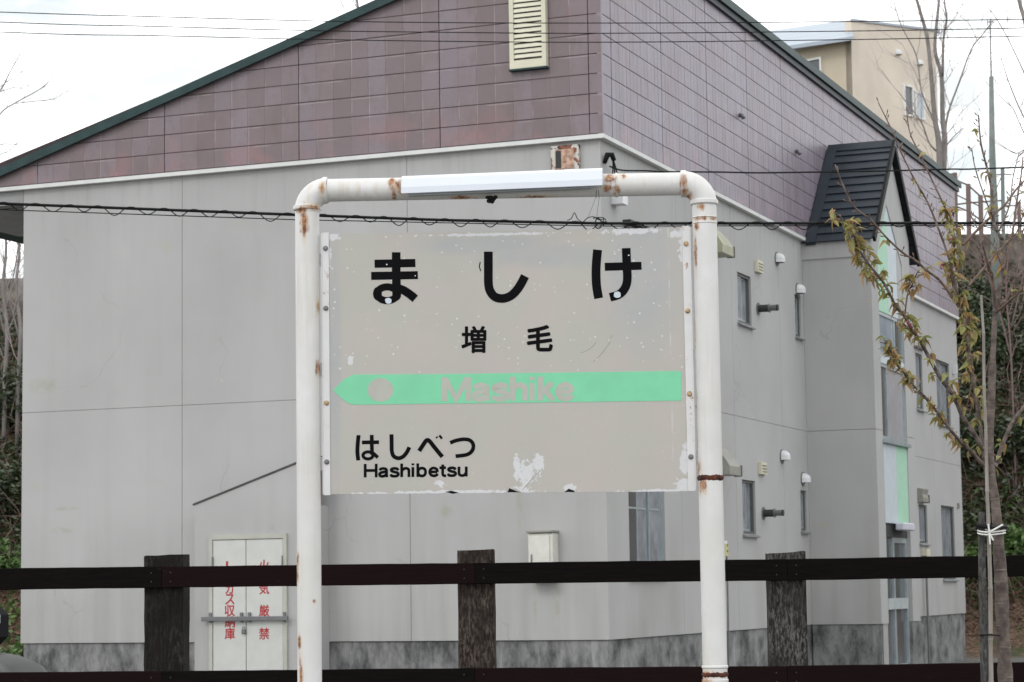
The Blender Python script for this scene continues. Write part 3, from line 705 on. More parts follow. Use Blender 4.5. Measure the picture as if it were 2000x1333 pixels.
nz_ = n.node('ShaderNodeNewGeometry'); under = n.rng(n.noise(6, 5), .38, .62, 0, .5); c = n.mix(under, c, (.58, .57, .55))
c = n.mix(n.rng(k, .26, .72), c, rust); c = n.mix(n.rng(k, 1.0, 1.15), c, (.03, .012, .008))
spk = n.noise(120, 2); c = n.mix(n.rng(spk, .74, .78, 0, .5), c, (.45, .28, .15))
n.bump(n.math('ADD', n.noise(14, 5), n.math('MULTIPLY', n.rng(k, .38, .46), -.8)), .35, .004)
M_PIPE = n.done(c, n.rng(k, .3, .5, .38, .85))
def pipe(name, pts, r, parent=SG, sides=28):
    m = MB(); m.tube(pts, r, sides); return autosmooth(obj(name, m, M_PIPE, parent))
BR = .095
pipe('post', [(rp1, 0, .0), (rp1, 0, .5), (rp1, 0, 1.0), (rp1, 0, 1.5), (rp1, 0, 2), (rp1, 0, 2.5), (rp1, 0, ztl-BR)], PR)
pipe('post', [(rp2, 0, .0), (rp2, 0, 1.0), (rp2, 0, 1.5), (rp2, 0, 2), (rp2, 0, 2.5), (rp2, 0, ztr-BR)], PR)
def arc(x, z, sgn, dz=0):
    return [(x+sgn*(BR-BR*math.cos(t)), 0, z-BR+BR*math.sin(t)) for t in [math.pi/2*i/10 for i in range(11)]]
pipe('elbow', arc(rp1, ztl, 1), PR+.003); pipe('elbow', arc(rp2, ztr, -1), PR+.003)
xa, xb = rp1+BR, rp2-BR
def cz(x): return ztl+(ztr-ztl)*(x-xa)/(xb-xa)
pipe('crossbar', [(x, 0, cz(x)) for x in [xa+(xb-xa)*i/10 for i in range(11)]], PR-.003)
def ring(p, d, r, wd, name='collar'):
    p = Vector(p); d = Vector(d).normalized(); b = .0035
    m = MB(); m.tube([p-d*wd/2, p-d*(wd/2-b), p+d*(wd/2-b), p+d*wd/2], [r-b, r, r, r-b], 28); return autosmooth(obj(name, m, M_PIPE, SG), 30)
ring((rp1, 0, sg(600, 407)[1]), (0, 0, 1), PR+.0085, .022); ring((rp2, 0, sg(1378, 396)[1]), (0, 0, 1), PR+.0085, .022)
ring((sg(635, 372)[0], 0, cz(xa)), (1, 0, 0), PR+.0065, .022); ring((sg(1335, 360)[0], 0, cz(xb)), (1, 0, 0), PR+.0065, .026)
ring((sg(1204, 362)[0], 0, cz(sg(1204, 362)[0])), (1, 0, 0), PR+.001, .012)
for yy in (426, 437): ring((rp2, 0, sg(1378, yy)[1]), (0, 0, 1), PR+.003, .009)
ring((rp2, 0, sg(1388, 1303)[1]), (0, 0, 1), PR+.004, .014)
ring((rp2, 0, sg(1388, 1330)[1]), (0, 0, 1), PR+.004, .016)
# the corroded break around the right post
n = N('flaking_rust'); f = n.noise(40, 6); n.bump(f, 1, .006); M_FLAKE = n.done(n.mix(n.rng(f, .4, .65), (.028, .010, .008), (.13, .035, .015)), .95)
def flake(zc, h0, r, ext=0.):
    m = MB(); N_ = 40; rows = 4; vs = []
    for i in range(N_):
        a = 2*math.pi*i/N_; u_ = h0*(.75+.5*random.random()); l_ = h0*(.75+.5*random.random())
        for k_ in range(rows):
            t = k_/(rows-1); z = zc+u_-(u_+l_)*t; rr = r+(.0025+.002*random.random())*(1 if 0 < k_ < rows-1 else -.6)
            vs.append((rp2+rr*math.cos(a), rr*math.sin(a), z))
    m.add(vs, [(i*rows+k_, i*rows+k_+1, ((i+1) % N_)*rows+k_+1, ((i+1) % N_)*rows+k_) for i in range(N_) for k_ in range(rows-1)])
    return m
obj('rust_band', flake(sg(1383, 934)[1], .013, PR+.001), M_FLAKE, SG); obj('rust_band', flake(sg(1388, 1318)[1], .012, PR+.001), M_FLAKE, SG)

# board
bx0, bx1 = sg(640, 700)[0], sg(1343, 700)[0]
TLz, TRz, BLz, BRz = sg(636, 458)[1], sg(1345, 445)[1], sg(636, 966)[1], sg(1348, 960)[1]
zT = lambda x: TLz+(TRz-TLz)*(x-bx0)/(bx1-bx0); zB = lambda x: BLz+(BRz-BLz)*(x-bx0)/(bx1-bx0)
peel = []; hole = []; grime = []
def Pk(l, x, y, rx, ry): a, z = sg(x, y, .0); l.append((a, -.03, z, rx/438, .2, ry/438))
for s in ((1030, 928, 30, 36), (1052, 906, 20, 28), (1010, 915, 10, 42), (1012, 957, 34, 12), (1115, 955, 22, 12), (1225, 452, 90, 9), (1325, 458, 26, 12), (1335, 950, 22, 26), (1280, 960, 120, 6), (870, 962, 240, 6), (650, 462, 20, 14), 
          (1335, 480, 14, 60), (1338, 900, 14, 50), (684, 705, 10, 14), (640, 500, 10, 40), (860, 945, 16, 10), (965, 458, 200, 4)): Pk(peel, *s)
for s in ((880, 965, 22, 7), (1003, 962, 20, 9), (1112, 962, 18, 7), (1045, 925, 5, 14)): Pk(hole, *s)
for s in ((950, 478, 170, 26), (1250, 520, 90, 200), (1070, 500, 160, 30), (655, 700, 16, 300)): Pk(grime, *s)
n = N('weathered_sign_enamel'); f = n.noise(5, 5); g = n.noise(30, 7, rough=.7)
c = n.mix(n.rng(f, .35, .68), (.455, .410, .385), (.420, .420, .375))
c = n.mix(n.rng(n.noise(2.2, 3), .4, .65, 0, .5), c, (.40, .385, .355))
c = n.mix(n.math('MULTIPLY', n.rng(n.spots(grime), 0, .5), n.rng(n.noise(9, 6), .3, .6, .4, .9)), c, (.37, .38, .385))
v = n.node('ShaderNodeTexVoronoi'); v.inputs['Scale'].default_value = 34; n.put(v.inputs['Vector'], n.obj)
dots = n.math('MULTIPLY', n.rng(v.outputs['Distance'], .10, .2, 1, 0), n.rng(n.noise(6, 3), .40, .52, 0, .7))
sel = n.sep(v.outputs['Color'])[0]; dots = n.math('MULTIPLY', dots, n.rng(sel, .45, .5))
zf = n.sep()[2]; dots = n.math('MULTIPLY', dots, n.rng(zf, sg(1000, 800)[1], sg(1000, 720)[1], .2, 1))
c = n.mix(dots, c, (.70, .70, .66))
# faint scratches and a vertical drip line
xx = n.sep()[0]; line = n.rng(n.math('ABSOLUTE', n.math('SUBTRACT', xx, sg(1308, 600)[0])), .0015, .004, 1, 0)
c = n.mix(n.math('MULTIPLY', line, n.rng(n.noise(12, 3), .42, .6, 0, .55)), c, (.58, .58, .55))
pm = n.math('ADD', n.spots(peel), n.math('MULTIPLY', n.math('SUBTRACT', g, .5), 2.6)); pmask = n.math('MULTIPLY', n.rng(pm, .30, .42), n.rng(n.spots(peel), 0, .05))
c = n.mix(n.math('MULTIPLY', pmask, .85), c, n.mix(n.rng(n.noise(70, 6, rough=.7), .56, .72), (.64, .64, .665), (.44, .44, .45)))
n.bump(n.math('ADD', n.noise(7, 4), n.math('MULTIPLY', pmask, -.5)), .25, .004)
M_BOARD = n.done(c, n.rng(pmask, 0, 1, .38, .8))
# board outline with torn lower edge
top = []; bot = []
NB = 120
for i in range(NB+1):
    x = bx0+(bx1-bx0)*i/NB
    px_ = 640+(1343-640)*i/NB
    t_ = zT(x)+random.uniform(-.0012, .0012); b_ = zB(x)+random.uniform(-.0008, .0008)
    for (c_, w2, h_) in ((880, 16, 5), (1003, 15, 9), (1113, 10, 6)):
        if abs(px_-c_) < w2: b_ += (h_/438)*(1-abs(px_-c_)/w2)
    top.append((x, t_)); bot.append((x, b_))
m = MB()
for i in range(NB):
    for (y, o_) in ((-.002, 1), (.010, -1)):
        m.add([(bot[i][0], y, bot[i][1]), (bot[i+1][0], y, bot[i+1][1]), (top[i+1][0], y, top[i+1][1]), (top[i][0], y, top[i][1])], [(0, 1, 2, 3)])
    m.add([(top[i][0], -.002, top[i][1]), (top[i+1][0], -.002, top[i+1][1]), (top[i+1][0], .010, top[i+1][1]), (top[i][0], .010, top[i][1])], [(0, 1, 2, 3)])
    m.add([(bot[i][0], -.002, bot[i][1]), (bot[i+1][0], -.002, bot[i+1][1]), (bot[i+1][0], .010, bot[i+1][1]), (bot[i][0], .010, bot[i][1])], [(0, 1, 2, 3)])
BD = obj('sign_board', m, M_BOARD, SG)
# curled black patches painting the dark of the holes at the tears
for (x0, y0, pts) in ((1003, 962, [(-12, 2), (-8, -6), (6, 0), (14, 2)]), (880, 965, [(-10, -2), (2, -4), (16, 0), (4, 2)]), (1113, 962, [(-10, 1), (-2, -5), (8, -1), (10, 2)])):
    P_ = [PX(x0+a, y0+b-2, .004) for a, b in pts]; B_ = [(p[0], p[1]-.006*(1 if i in (1, 2) else 0), p[2]) for i, p in enumerate(P_)]
    m = MB(); m.prism(B_, [(p[0], -.0025, p[2]) for p in P_]); obj('dark_tear_patch', m, M_BLACK, BD)

# side angles and bolts
n = N('bracket_white'); f1 = n.noise(22, 6, rough=.7); f2 = n.noise(3, 3)
M_BRK = n.done(n.mix(n.math('MULTIPLY', n.rng(f1, .60, .66), n.rng(f2, .5, .6, .1, 1)), n.mix(n.rng(n.noise(5, 3), .3, .7), (.68, .67, .68), (.60, .60, .59)), (.30, .12, .05)), .5)
for side, xl, xr, y0, y1, web in ((0, 631, 644, 455, 968, 629), (1, 1338, 1352, 442, 960, 1354)):
    a0, a1 = sg(xl, 700)[0], sg(xr, 700)[0]; zt, zb = sg((xl+xr)/2, y0)[1], sg((xl+xr)/2, y1)[1]
    m = MB().bbox(a0, a1, -.0075, -.0025, zb, zt, .001)
    br = obj('side_bracket', m, M_BRK, SG)
    ww = sorted((sg(web, 700)[0], a0 if side == 0 else a1))
    obj('bracket_web', MB().box(ww[0], ww[1]-.0005 if side == 0 else ww[1], -.0065, .03, zb+.005, zt-.005), M_BRK, br)
    # ties to the post
    e = (rp1+PR-.002, a0+.002) if side == 0 else (a1-.002, rp2-PR+.002)
    for yy in ((500, 715, 900) if side == 0 else (500, 700, 900)):
        z = sg(1000, yy)[1]; obj('tie_plate', MB().box(min(e), max(e), .006, .012, z-.03, z+.03), M_BRK, br)
    for yy in ((486, 603, 788, 903) if side == 0 else (477, 608, 770, 893)):
        ac = (a0+a1)/2; z = sg(ac*0+(xl+xr)/2, yy)[1]
        m = MB(); m.tube([(ac, -.0076, z), (ac, -.0095, z)], .012, 16); m.tube([(ac, -.0096, z), (ac, -.0155, z), (ac, -.0165, z)], [.0085, .0085, .006], 6)
        obj('bolt', m, simple('bolt_brass_rust', (.42, .30, .17), .45, .4, var=.4, scale=60) if yy in (788, 608, 770, 477) else M_STEEL, br)

# lettering: strokes laid on the board
M_INK = simple('black_sheet_letters', (.005, .005, .006), .7, var=.2, spec=.05)
M_GREEN = simple('green_arrow', (.185, .585, .345), .5, var=.05, scale=8)
M_GHOST = simple('faded_letters', (.42, .42, .375), .5, var=.06, scale=9)
def stroke(mb, pts, wd, d, P):
    """ribbon of constant width in photo pixels, mitred"""
    pts = [Vector(p) for p in pts]; n_ = len(pts); L = []; Rr = []
    wds = wd if isinstance(wd, (list, tuple)) else [wd]*n_
    for i, p in enumerate(pts):
        a = (p-pts[i-1]).normalized() if i else None; b = (pts[i+1]-p).normalized() if i < n_-1 else None
        t = (a+b).normalized() if a is not None and b is not None and (a+b).length > .01 else (a if a is not None else b)
        nn_ = Vector((-t.y, t.x)); k_ = 1.
        if a is not None and b is not None: k_ = 1/max(.6, nn_.dot(Vector((-a.y, a.x))))
        L.append(P(*(p+nn_*wds[i]/2*k_), d)); Rr.append(P(*(p-nn_*wds[i]/2*k_), d))
    mb.add(L+Rr, [(i, i+1, n_+i+1, n_+i) for i in range(n_-1)])
def strokes(lst, P, name, mat, parent, base=.0028, thick=.0006):
    mb = MB(); 
    for i, (pts, wd, sm) in enumerate(lst):
        q = crom(pts, 6) if sm else pts
        stroke(mb, q, wd, base+i*.00012, P)
    return obj(name, mb, mat, parent)
A = lambda sx, x0, y0: (lambda x, y: (x0+x/sx, y0+y/sx))
def conv(f, pts): return [f(*p) for p in pts]
def ellipse(cx_, cy_, rx, ry, n_=24): return [(cx_+rx*math.cos(2*math.pi*i/n_), cy_+ry*math.sin(2*math.pi*i/n_)) for i in range(n_+1)]
f = A(3.3333, 700, 470); k = 1/3.3333
strokes([(conv(f, [(246, 77), (246, 200), (249, 372)]), 56*k, 0), (conv(f, [(105, 152), (371, 147)]), 53*k, 0), (conv(f, [(83, 231), (387, 226)]), 52*k, 0),
         (conv(f, ellipse(187, 347, 64, 45, 28)), [(56 if abs(math.sin(2*math.pi*i/28)) < .6 else 46)*k for i in range(29)], 0),
         (conv(f, [(225, 300), (262, 312), (300, 328), (340, 355), (370, 380)]), 55*k, 1)], PX, 'large_kana', M_INK, BD)
strokes([(conv(f, [(846, 73), (846, 180), (847, 280), (858, 330), (890, 368), (940, 378), (990, 362), (1030, 325), (1060, 280), (1085, 232)]), 57*k, 1)], PX, 'large_kana', M_INK, BD)
strokes([(conv(f, [(1557, 61), (1549, 150), (1547, 220), (1551, 300), (1564, 377)]), 58*k, 1), (conv(f, [(1604, 172), (1843, 165)]), 52*k, 0),
         (conv(f, [(1743, 50), (1747, 150), (1751, 240), (1744, 290), (1722, 330), (1690, 355), (1638, 370)]), 56*k, 1)], PX, 'large_kana', M_INK, BD)
# chips in the big letters
M_CHIP = simple('bare_patch', (.55, .62, .68), .5)
for (x, y, r) in ((758.5, 588, 7), (1205.5, 576, 7.5), (755.5, 517, 1.6), (811, 539, 1.2), (1228, 499, 1.5)):
    m = MB(); q = [PX(x+r*(1+random.uniform(-.15, .15))*math.cos(t*.628), y+r*.85*math.sin(t*.628), .0042) for t in range(10)]; m.add(q, [tuple(range(10))]); obj('paint_chip', m, M_CHIP if r > 3 else M_WHITE, BD)
for pts in ([(938, 512), (936, 521), (939, 530)],): strokes([(pts, 2, 0)], PX, 'scratch', M_INK, BD)
M_SCR = simple('scratch_grey', (.25, .23, .21), .6)
for pts in ([(1165, 668), (1152, 682), (1134, 690)], [(1192, 668), (1176, 690), (1158, 708)], [(1060, 915), (1040, 935), (1020, 958)], [(1197, 655), (1190, 664)]): strokes([(pts, 1.0, 1)], PX, 'scratch', M_SCR, BD, base=.0023)
def pglyph(ch, x0, x1, y0, y1, bold, name, mat):
    P = lambda x, y, d: PX(x, -y, .0026+d)
    obj(name, glyph(ch, x0, x1, -y1, -y0, P, bold), mat, BD)
pglyph('増', 901, 950, 637, 690, 1.3, 'kanji', M_INK); pglyph('毛', 1029, 1080, 635, 687, 1.7, 'kanji', M_INK)
f = A(4.348, 680, 710); k = 1/4.348
strokes([(conv(f, [(88, 610), (80, 700), (79, 760), (86, 825)]), 34*k, 1), (conv(f, [(117, 672), (262, 670)]), 32*k, 0), (conv(f, [(200, 608), (201, 700), (203, 775)]), 32*k, 0),
         (conv(f, ellipse(168, 782, 42, 30)), 27*k, 0), (conv(f, [(190, 752), (215, 766), (252, 800)]), 30*k, 1)], PX, 'small_kana', M_INK, BD)
strokes([(conv(f, [(368, 603), (369, 680), (371, 745), (386, 788), (425, 806), (465, 793), (497, 757), (520, 712)]), 34*k, 1)], PX, 'small_kana', M_INK, BD)
strokes([(conv(f, [(603, 745), (640, 688), (665, 655), (690, 660), (730, 710), (800, 795)]), 36*k, 1), (conv(f, [(745, 637), (760, 622)]), 13*k, 0), (conv(f, [(774, 612), (797, 640)]), 20*k, 0)], PX, 'small_kana', M_INK, BD)
strokes([(conv(f, [(866, 675), (920, 655), (985, 645), (1035, 655), (1062, 690), (1055, 738), (1010, 775), (912, 789)]), 32*k, 1)], PX, 'small_kana', M_INK, BD)
LT = {
 'H': (.80, [([(.09, 0), (.09, 1)], 0), ([(.70, 0), (.70, 1)], 0), ([(.09, .51), (.70, .51)], 0)]),
 'M': (.98, [([(.09, 0), (.09, 1)], 0), ([(.86, 0), (.86, 1)], 0), ([(.12, .97), (.475, .08), (.83, .97)], 0)]),
 'a': (.62, [([(.10, .50), (.15, .61), (.30, .65), (.44, .60), (.475, .47), (.475, .2), (.50, .0)], 1), ([(.475, .42), (.25, .37), (.10, .28), (.11, .12), (.26, .07), (.42, .16), (.475, .3)], 1)]),
 's': (.60, [([(.50, .50), (.44, .61), (.30, .65), (.14, .60), (.12, .48), (.26, .39), (.44, .33), (.51, .22), (.45, .11), (.30, .07), (.14, .10), (.08, .22)], 1)]),
 'h': (.62, [([(.09, 0), (.09, 1)], 0), ([(.09, .40), (.17, .58), (.33, .645), (.46, .57), (.49, .42), (.49, 0)], 1)]),
 'i': (.27, [([(.09, 0), (.09, .73)], 0), ([(.09, .86), (.09, 1)], 0)]),
 'b': (.66, [([(.09, 0), (.09, 1)], 0), ([(.10, .36), (.16, .57), (.32, .65), (.47, .57), (.52, .36), (.47, .15), (.32, .07), (.16, .15), (.10, .36)], 1)]),
 'e': (.62, [([(.12, .36), (.50, .36)], 0), ([(.52, .34), (.48, .55), (.31, .65), (.15, .56), (.09, .36), (.15, .15), (.32, .07), (.46, .12), (.53, .22)], 1)]),
 't': (.40, [([(.19, .90), (.19, .30), (.21, .12), (.29, .07), (.38, .07)], 1), ([(.01, .66), (.37, .66)], 0)]),
 'u': (.62, [([(.09, .73), (.09, .30), (.12, .14), (.26, .07), (.41, .13), (.49, .32)], 1), ([(.49, .73), (.49, 0)], 0)]),
 'k': (.58, [([(.09, 0), (.09, 1)], 0), ([(.47, .73), (.12, .32)], 0), ([(.24, .44), (.50, 0)], 0)]),
}
def latin(txt, x0, x1, yb0, yb1, yt, wd, name, mat, base):
    tot = sum(LT[c_][0] for c_ in txt)-.09; cur = 0; sx = (x1-x0)/tot
    for ch in txt:
        adv, ss = LT[ch]; lst = []
        for pts, sm in ss:
            q = []
            for (x, z) in (crom(pts, 5) if sm else pts):
                X = x0+(cur+x)*sx; t = (X-x0)/(x1-x0); yb = yb0+(yb1-yb0)*t; q.append((X, yb-z*yt))
            lst.append((q, wd, 0))
        strokes(lst, PX, name, mat, BD, base=base); cur += adv
latin('Hashibetsu', 710, 912, 933, 931, 26.5, 5.5, 'small_letter', M_INK, .0028)
# the green arrow with its disc and pale letters
GA = strokes([], PX, 'green_arrow', M_GREEN, BD) if False else None
def flat(name, pts, mat, off): 
    m = MB(); m.prism([PX(x, y, off) for x, y in pts], [PX(x, y, .0021) for x, y in pts]); return obj(name, m, mat, BD)
flat('green_arrow', [(1328, 725), (1331, 729), (1331, 783), (1100, 786), (860, 789), (690, 791), (676, 786), (650, 763), (672, 741), (690, 732), (860, 731), (1100, 728)], M_GREEN, .0032)
flat('arrow_disc', [(743+25*math.cos(t*math.pi/14), 762+23*math.sin(t*math.pi/14)) for t in range(28)], M_GHOST, .0036)
latin('Mashike', 862, 1117, 784, 782, 46.5, 10.8, 'pale_letter', M_GHOST, .0036)

# lamp trough on the crossbar
M_LAMP = simple('white_enamel_lamp', (.62, .65, .71), .3, var=.02)
lx0, lx1 = sg(785, 360, .08)[0], sg(1176, 345, .08)[0]
lzl, lzr = sg(785, 380, .10)[1], sg(1176, 364, .10)[1]
prof = [(.02, .086), (.055, .090), (.088, .074), (.112, .030), (.116, .002), (.108, .0), (.104, .006)]   # outwards, up: shell section
m = MB(); top_ = [(d, z) for d, z in prof]; inn = [(d-.004 if i < 5 else d, z-.004 if i < 5 else z) for i, (d, z) in enumerate(prof)]
lz = lambda x: lzl+(lzr-lzl)*(x-lx0)/(lx1-lx0)
sec = prof+[(.100, .010), (.080, .066), (.054, .082), (.02, .078)]
m.prism([(lx0, -d, lz(lx0)+z) for d, z in sec], [(lx1, -d, lz(lx1)+z) for d, z in sec])
# top sheet back over the pipe and rear lip
m2 = MB(); bk_ = [(.02, .086), (-.055, .088), (-.075, .07), (-.075, .066), (-.052, .082), (.02, .080)]
m2.prism([(lx0, -d, lz(lx0)+z) for d, z in bk_], [(lx1, -d, lz(lx1)+z) for d, z in bk_])
LH = obj('lamp_reflector', m, M_LAMP, SG); obj('reflector_back', m2, M_LAMP, LH)
for xq in (lx0-.002, lx1+.0005):
    q = [(.0205, .0855), (.055, .0895), (.0875, .0735), (.1115, .0295), (.1145, .004), (.062, .03), (.056, .084)]
    m = MB(); m.prism([(xq, -d, lz(xq)+z) for d, z in q], [(xq+.0015, -d, lz(xq)+z) for d, z in q]); obj('end_plate', m, M_LAMP, LH)
m = MB(); m.tube([(lx0+.03, -.083, lz(lx0)+.03), (lx1-.03, -.083, lz(lx1)+.03)], .014, 12); obj('lamp_tube', m, M_WHITE, LH, smooth=True)
m = MB(); m.add([], []); q = [(.058, .0), (.098, .0), (.098, .012), (.058, .012)]
m.prism([(lx0+.03, -d, lz(lx0)+z-.006) for d, z in q], [(lx1-.05, -d, lz(lx1)+z-.006) for d, z in q]); obj('lamp_tray', m, simple('tray_grey', (.30, .33, .34), .5), LH)
cx0 = sg(960, 390)[0]
m = MB(); P_ = Vector((cx0, -.075, sg(960, 385, .07)[1]))
for dx, dz, rr in ((0, -.006, .014), (.012, -.012, .012), (-.008, -.020, .012), (.006, -.024, .010), (.020, -.004, .011), (-.014, -.004, .010)):
    m.tube([P_+Vector((dx-.008, 0, dz)), P_+Vector((dx, -.004, dz)), P_+Vector((dx+.009, .002, dz+.003))], [rr*.5, rr, rr*.5], 7)
obj('cable_knot', m, M_BLACK, LH)
for k_ in range(2):
    m = MB(); m.tube([PX(1165+4*k_, 372, .07), PX(1164+6*k_, 388, .06)], .002, 5); obj('hanging_wire', m, M_STEEL, LH)
# foot plates in the ground
for x in (rp1, rp2): obj('foot_plate', MB().bbox(x-.12, x+.12, -.12, .12, .002, .02, .004), M_PIPE, SG)

# ================================================================ the wooden fence
FY = 13.3; FROT = R(-2.3)
F0 = at(928, 1110, FY); F0 = Vector((F0.x, F0.y, 0)); FX = Vector((math.cos(FROT), math.sin(FROT), 0)); FN = Vector((math.sin(FROT), -math.cos(FROT), 0))
FE = thing('wooden_fence', 'dark brown post and rail fence running behind the station sign', 'fence', F0, FROT)
def fg(x, y, off=0.):
    p = hit(x, y, F0+FN*off, FN)-F0; return p.dot(FX), p.z
def m_wood(name, a, b, light, amt):
    n = N(name); gr = n.noise(10, 7, stretch=(5, 5, .5), rough=.7); bl = n.noise(3.2, 5)
    c = n.mix(n.rng(gr, .35, .7), a, b)
    ms = n.math('MULTIPLY', n.rng(bl, .38, .58), n.rng(n.noise(70, 6, stretch=(1, 1, .3), rough=.7), .46, .62, 0, amt)); c = n.mix(ms, c, light)
    r = n.rand(); n.bump(n.math('ADD', gr, n.noise(60, 4)), .7, .004); return n.done(c, .9, spec=.08)
woods = [m_wood('post_wood_dark', (.010, .009, .009), (.022, .018, .017), (.09, .09, .08), .4),
         m_wood('post_wood_brown', (.012, .010, .0095), (.045, .033, .028), (.16, .13, .11), .7),
         m_wood('post_wood_grey', (.014, .013, .012), (.05, .045, .042), (.17, .165, .155), .8)]
n = N('rail_wood'); gr = n.noise(9, 6, stretch=(.5, 5, 7), rough=.65); rr = n.rand()
c = n.mix(n.rng(gr, .35, .7), (.0045, .004, .004), (.010, .007, .007)); c = n.mix(n.rng(rr, .3, 1, 0, .6), c, (.016, .007, .0075))
c = n.mix(n.rng(n.noise(26, 5, stretch=(.4, 1, 1)), .68, .78, 0, .35), c, (.05, .04, .036)); n.bump(gr, .5, .003); M_RAIL = n.done(c, .8, spec=.03)
posts = [(-291, 1088, 84, 0), (319, 1085, 77, 0), (928, 1075, 71, 1), (1536, 1079, 73, 2), (2150, 1068, 80, 1)]
px_pos = []
for (x, yt_, wpx, wi) in posts:
    a, z = fg(x, yt_); hw = wpx/2/(FPX/FY); px_pos.append(a)
    m = MB(); rows = 14; vs = []
    for i in range(rows+1):
        zz = z*i/rows; jx = random.uniform(-.003, .003); sh = .002*math.sin(i)
        c_ = .012
        sec = [(-hw+c_, -hw), (-hw*.3, -hw-.002), (hw*.35, -hw+.003), (hw-c_, -hw), (hw, -hw+c_), (hw, hw-c_), (hw-c_, hw), (-hw+c_, hw), (-hw, hw-c_), (-hw, -hw+c_)]
        for (sx_, sy_) in sec:
            e_ = random.uniform(-.0022, .0022); ztop_ = zz+(random.uniform(-.004, .004)+(.004*(sx_/hw)) if i == rows else 0)
            vs.append((a+sx_+e_+jx*.3, sy_+hw+.002+e_, ztop_))
    ns = len(sec)
    m.add(vs, [(i*ns+k_, i*ns+(k_+1) % ns, (i+1)*ns+(k_+1) % ns, (i+1)*ns+k_) for i in range(rows) for k_ in range(ns)])
    m.add([vs[rows*ns+k_] for k_ in range(ns)], [tuple(range(ns))])
    obj('fence_post', m, woods[wi], FE)
yT_up = lambda x: 1107-(x-318)*.0125 + (3 if x > 1400 else 0)*0
railz = {}
ups = {-291: (1114, 1156), 319: (1107, 1148.5), 928: (1100, 1141), 1536: (1092.5, 1134.5), 2150: (1082, 1124)}
los = {-291: (1316, 1358), 319: (1311, 1353), 928: (1305, 1347), 1536: (1301, 1343), 2150: (1291, 1333)}
for tab in (ups, los):
    xs = [p[0] for p in posts]
    for xA, xB in zip(xs[:-1], xs[1:]):
        dxa = .0012
        pa, pb = fg(xA, tab[xA][0]), fg(xB, tab[xB][0]); qa, qb = fg(xA, tab[xA][1]), fg(xB, tab[xB][1])
        m = MB(); nn_ = 14; ff = []; bb = []
        L = []
        for i in range(nn_+1):
            t = i/nn_; x = pa[0]+dxa+(pb[0]-pa[0]-2*dxa)*t; wz = random.uniform(-.0012, .0012)
            zt_, zb_ = pa[1]+(pb[1]-pa[1])*t+wz, qa[1]+(qb[1]-qa[1])*t+random.uniform(-.0012, .0012)
            L.append([(x, -.045, zt_-.004), (x, -.041, zt_), (x, .0, zt_), (x, .0, zb_), (x, -.041, zb_), (x, -.045, zb_+.004)])
        for i in range(nn_):
            for k_ in range(6): m.add([L[i][k_], L[i+1][k_], L[i+1][(k_+1) % 6], L[i][(k_+1) % 6]], [(0, 1, 2, 3)])
        m.add(L[0], [tuple(range(6))]); m.add(L[-1], [tuple(range(6))])
        rl = obj('rail', m, M_RAIL, FE)
        for (bx_, by_) in ((.05, .035), (.05, .085)):
            for e_, p_ in ((pa[0]+bx_, pa[1]), (pb[0]-bx_-.01, pb[1])):
                m = MB(); m.tube([(e_, -.045, p_-by_), (e_, -.048, p_-by_)], .004, 8); obj('nail', m, M_DARK, rl)

# ================================================================ sapling with stakes, right of the sign
TY = 12.1
SB = at(1962, 1333, TY); SB = Vector((SB.x, TY, 0))
TR_ = thing('cherry_sapling', 'young cherry tree with bronze green leaves, staked at the right in front of the fence', 'tree', SB)
def tp(x, y, dy=0.): return at(x, y, TY+dy)-SB
n = N('cherry_bark'); zb = n.noise(9, 4, stretch=(.6, .6, 9)); f = n.noise(22, 6)
c = n.mix(n.rng(f, .35, .68), (.062, .045, .038), (.165, .128, .112)); c = n.mix(n.rng(zb, .60, .68, 0, .7), c, (.30, .26, .23)); n.bump(n.math('ADD', f, zb), .8, .006)
M_BARK = n.done(c, .8)
M_TWIG = simple('twig_bark', (.12, .078, .062), .6, var=.35, scale=20)
def limb(name, pts, r0, r1, d0=0., d1=0., mat=M_BARK, parent=TR_, sides=9, k=5, f=tp):
    q = crom([(x, y) for x, y in pts], k); n_ = len(q); P = []; ra = []
    for i, p in enumerate(q):
        t = i/(n_-1); P.append(f(p.x, p.y, d0+(d1-d0)*t+.015*math.sin(i*1.7))); ra.append((r0+(r1-r0)*t)*(1+.07*math.sin(i*2.3)))
    m = MB(); m.tube(P, ra, sides); o = obj(name, m, mat, parent, smooth=True); return P
pxm = FPX/TY
base0 = tp(1964, 1333); 
q = crom([(1972, 1560), (1964, 1333), (1959, 1240), (1956, 1150), (1950, 1060), (1944, 980), (1936, 930), (1933, 870), (1936, 780), (1939, 700), (1944, 610), (1948, 590)], 6)
P = [tp(p.x, p.y) for p in q]; n_ = len(P); P[0] = Vector((P[0].x, 0, 0))
rs = []
for i, p in enumerate(q):
    y = p.y; r = 14.5 if y > 1300 else (13 if y > 1130 else (9+(y-1000)/130*4 if y > 1000 else (8+(y-880)/120 if y > 880 else (7.5 if y > 700 else 5.5))))
    rs.append(r/pxm*(1+.04*math.sin(i*2.1)))
m = MB(); m.tube(P, rs, 14); obj('trunk', m, M_BARK, TR_, smooth=True)
